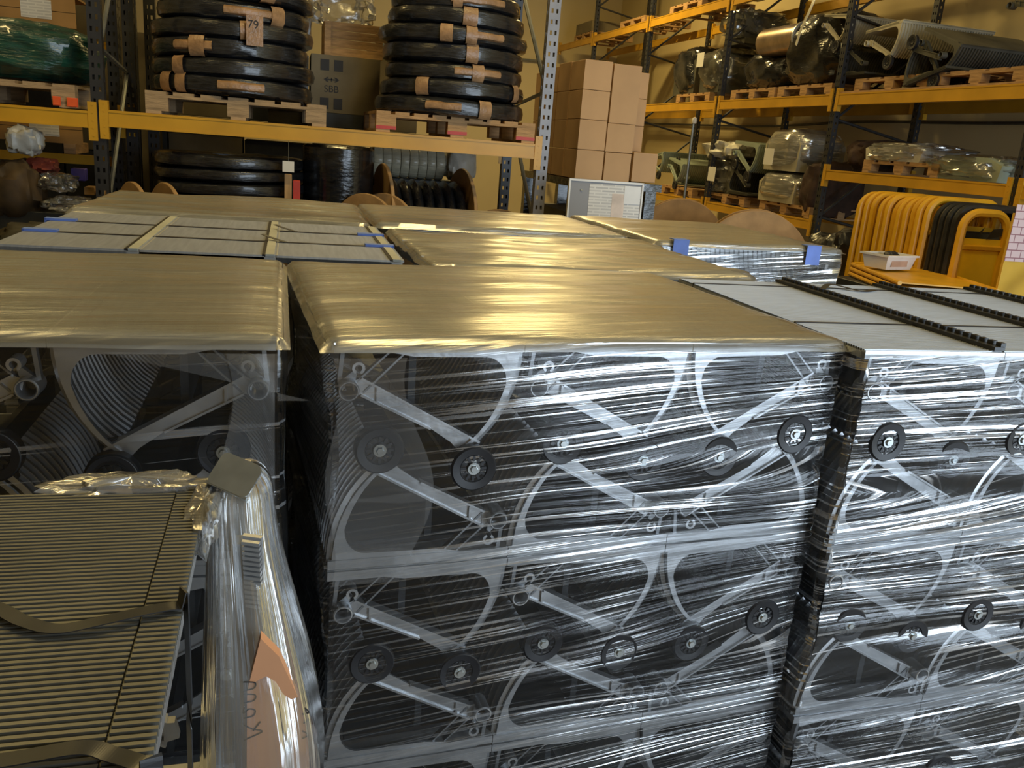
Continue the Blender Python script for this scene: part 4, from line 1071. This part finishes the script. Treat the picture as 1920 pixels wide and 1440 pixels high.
tb = thing('white_tub', 'white plastic tub with a dark lump, on the flat barriers', 'tub', (4.72, 5.85, 1.270), (0, 0, .25))
mb = MB(); pts = []
for z, a, b in ((0, .15, .10), (.10, .175, .12), (.10, .19, .135), (.115, .19, .135), (.115, .165, .11), (.02, .14, .09)):
    pts += [(-a, -b, z), (a, -b, z), (a, b, z), (-a, b, z)]
mb.quadgrid(pts, 4, 6, cu=True); mb.f.append((3, 2, 1, 0)); mb.f.append((20, 21, 22, 23))
ob('body', mb.mesh('body', WHITEP), tb)
ob('label', MB().box(-.11, .08, -.116, -.108, .025, .07).mesh('label', mat('faded_label', (.50, .32, .22), .7)), tb)
crumple('contents', .02, 0, .09, .06, .05, .04, HUB, '', seed=5, par=tb)

boxobj('support_stand', 4.2, 4.75, 9.0, 9.45, 0, .50, DARK, 'dark stand under the farther wooden drum', 'stand')
boxobj('support_stand', 4.15, 4.75, 7.2, 7.7, 0, .53, DARK, 'dark stand under the nearer wooden drum', 'stand')

# second, milky layer of film over the left end of the centre stack, and loose corner flaps
def lap(x0, y0, rot, fx, zt, zb, y, label, name='film_flap', m=None):
    mb = MB(); nu, nv = 14, 40; pts = []; uvs = []
    for j in range(nv):
        z = zt+(zb-zt)*j/(nv-1)
        xa, xb = fx(j/(nv-1))
        for i in range(nu):
            x = xa+(xb-xa)*i/(nu-1)
            pts.append((x, y+.003*noise.noise((x*9, z*7, 5)), z)); uvs.append((x, z))
    mb.quadgrid(pts, nu, nv, uvs=uvs, flip=True)
    return tag(ob(name, mb.mesh(name, m or FILM_LAP, True), None, (x0, y0, 0), (0, 0, rot)), label, 'plastic film')
lap(AX, AY, AR, lambda t: (.0+.012*math.sin(t*9), .17+.035*math.sin(t*6.2+4.2)), ZT-.025, ZT-.50, -.032, 'milky second film layer over the left end of the centre stack')
lap(-.005-2*TP, 1.60, 0, lambda t: (.475+.30*max(0, t*1.2-.0), .775), ZT-.02, ZT-.11, -.033, 'milky film flap under the near left tread edge')
lap(-.005-2*TP, 1.60, 0, lambda t: (.685+.012*math.sin(t*8), .77), ZT-.02, ZT-.42, -.036, 'milky film strip at the right end of the near left stack')

tgn = thing('numbered_tag', 'brown taped tag with the number on the left coil pile', 'tag', (-.17, 6.425, 2.50), (.05, 0, .1))
ob('tag_sheet', MB().box(-.055, .055, 0, .004, 0, .19).mesh('tag_sheet', TAPEM), tgn); text('79', .075, INK, tgn, (-.01, -.001, .11))

# added dark cartons: a backing that darkens behind the coil rack and left bay
i = 0
for (x0, x1, y0, z0, z1, m_, l) in (
    (-1.0, -.35, 8.75, 0, 1.86, DCARD, 'added tall dark backing carton behind the lower coils, leftmost'), (-.33, .42, 8.8, 0, 1.84, DARK, 'added tall black backing carton behind the lower coils'),
    (.45, 1.0, 8.75, 0, 1.60, DCARD, 'added dark backing carton behind the black drum'), (1.02, 1.75, 8.9, 0, 1.52, DARK, 'added dark backing carton behind the large cable drum'),
    (-2.0, -1.42, 9.3, 0, 1.62, DARK, 'added dark backing carton behind the left bay clutter'), (-2.75, -2.02, 9.3, 0, 2.9, DARK, 'added dark tall backing carton at the left picture edge'),
    (-1.40, -1.02, 9.4, 0, 2.75, DCARD, 'added dark tall backing carton behind the left upright'), (-2.0, -1.42, 9.3, 1.63, 3.3, DCARD, 'added dark upper backing carton behind the labelled boxes'),
    (-1.0, -.30, 8.75, 2.02, 2.75, DCARD, 'added dark backing carton behind the left coil pile'), (-.28, .02, 8.75, 2.02, 2.9, DARK, 'added narrow black backing carton behind the left coil pile'),
    (.84, 1.30, 8.75, 2.02, 2.80, DCARD, 'added dark backing carton behind the right coil pile')):
    boxobj('dark_carton', x0, x1, y0, y0+.55, z0, z1, m_, l, 'carton', 'added dark backing cartons behind the racks')
boxobj('rear_shelf', -1.05, 1.8, 8.7, 9.4, 1.90, 2.015, DARK, 'added dark rear shelf board of the backing behind the coil rack', 'shelf')
boxobj('shelf_post', 1.76, 1.80, 8.7, 9.4, 0, 1.89, DARK, 'dark post under the right end of the rear shelf', 'post')
boxobj('shelf_post', -1.05, -1.01, 8.7, 9.4, 0, 1.89, DARK, 'dark post under the left end of the rear shelf', 'post')
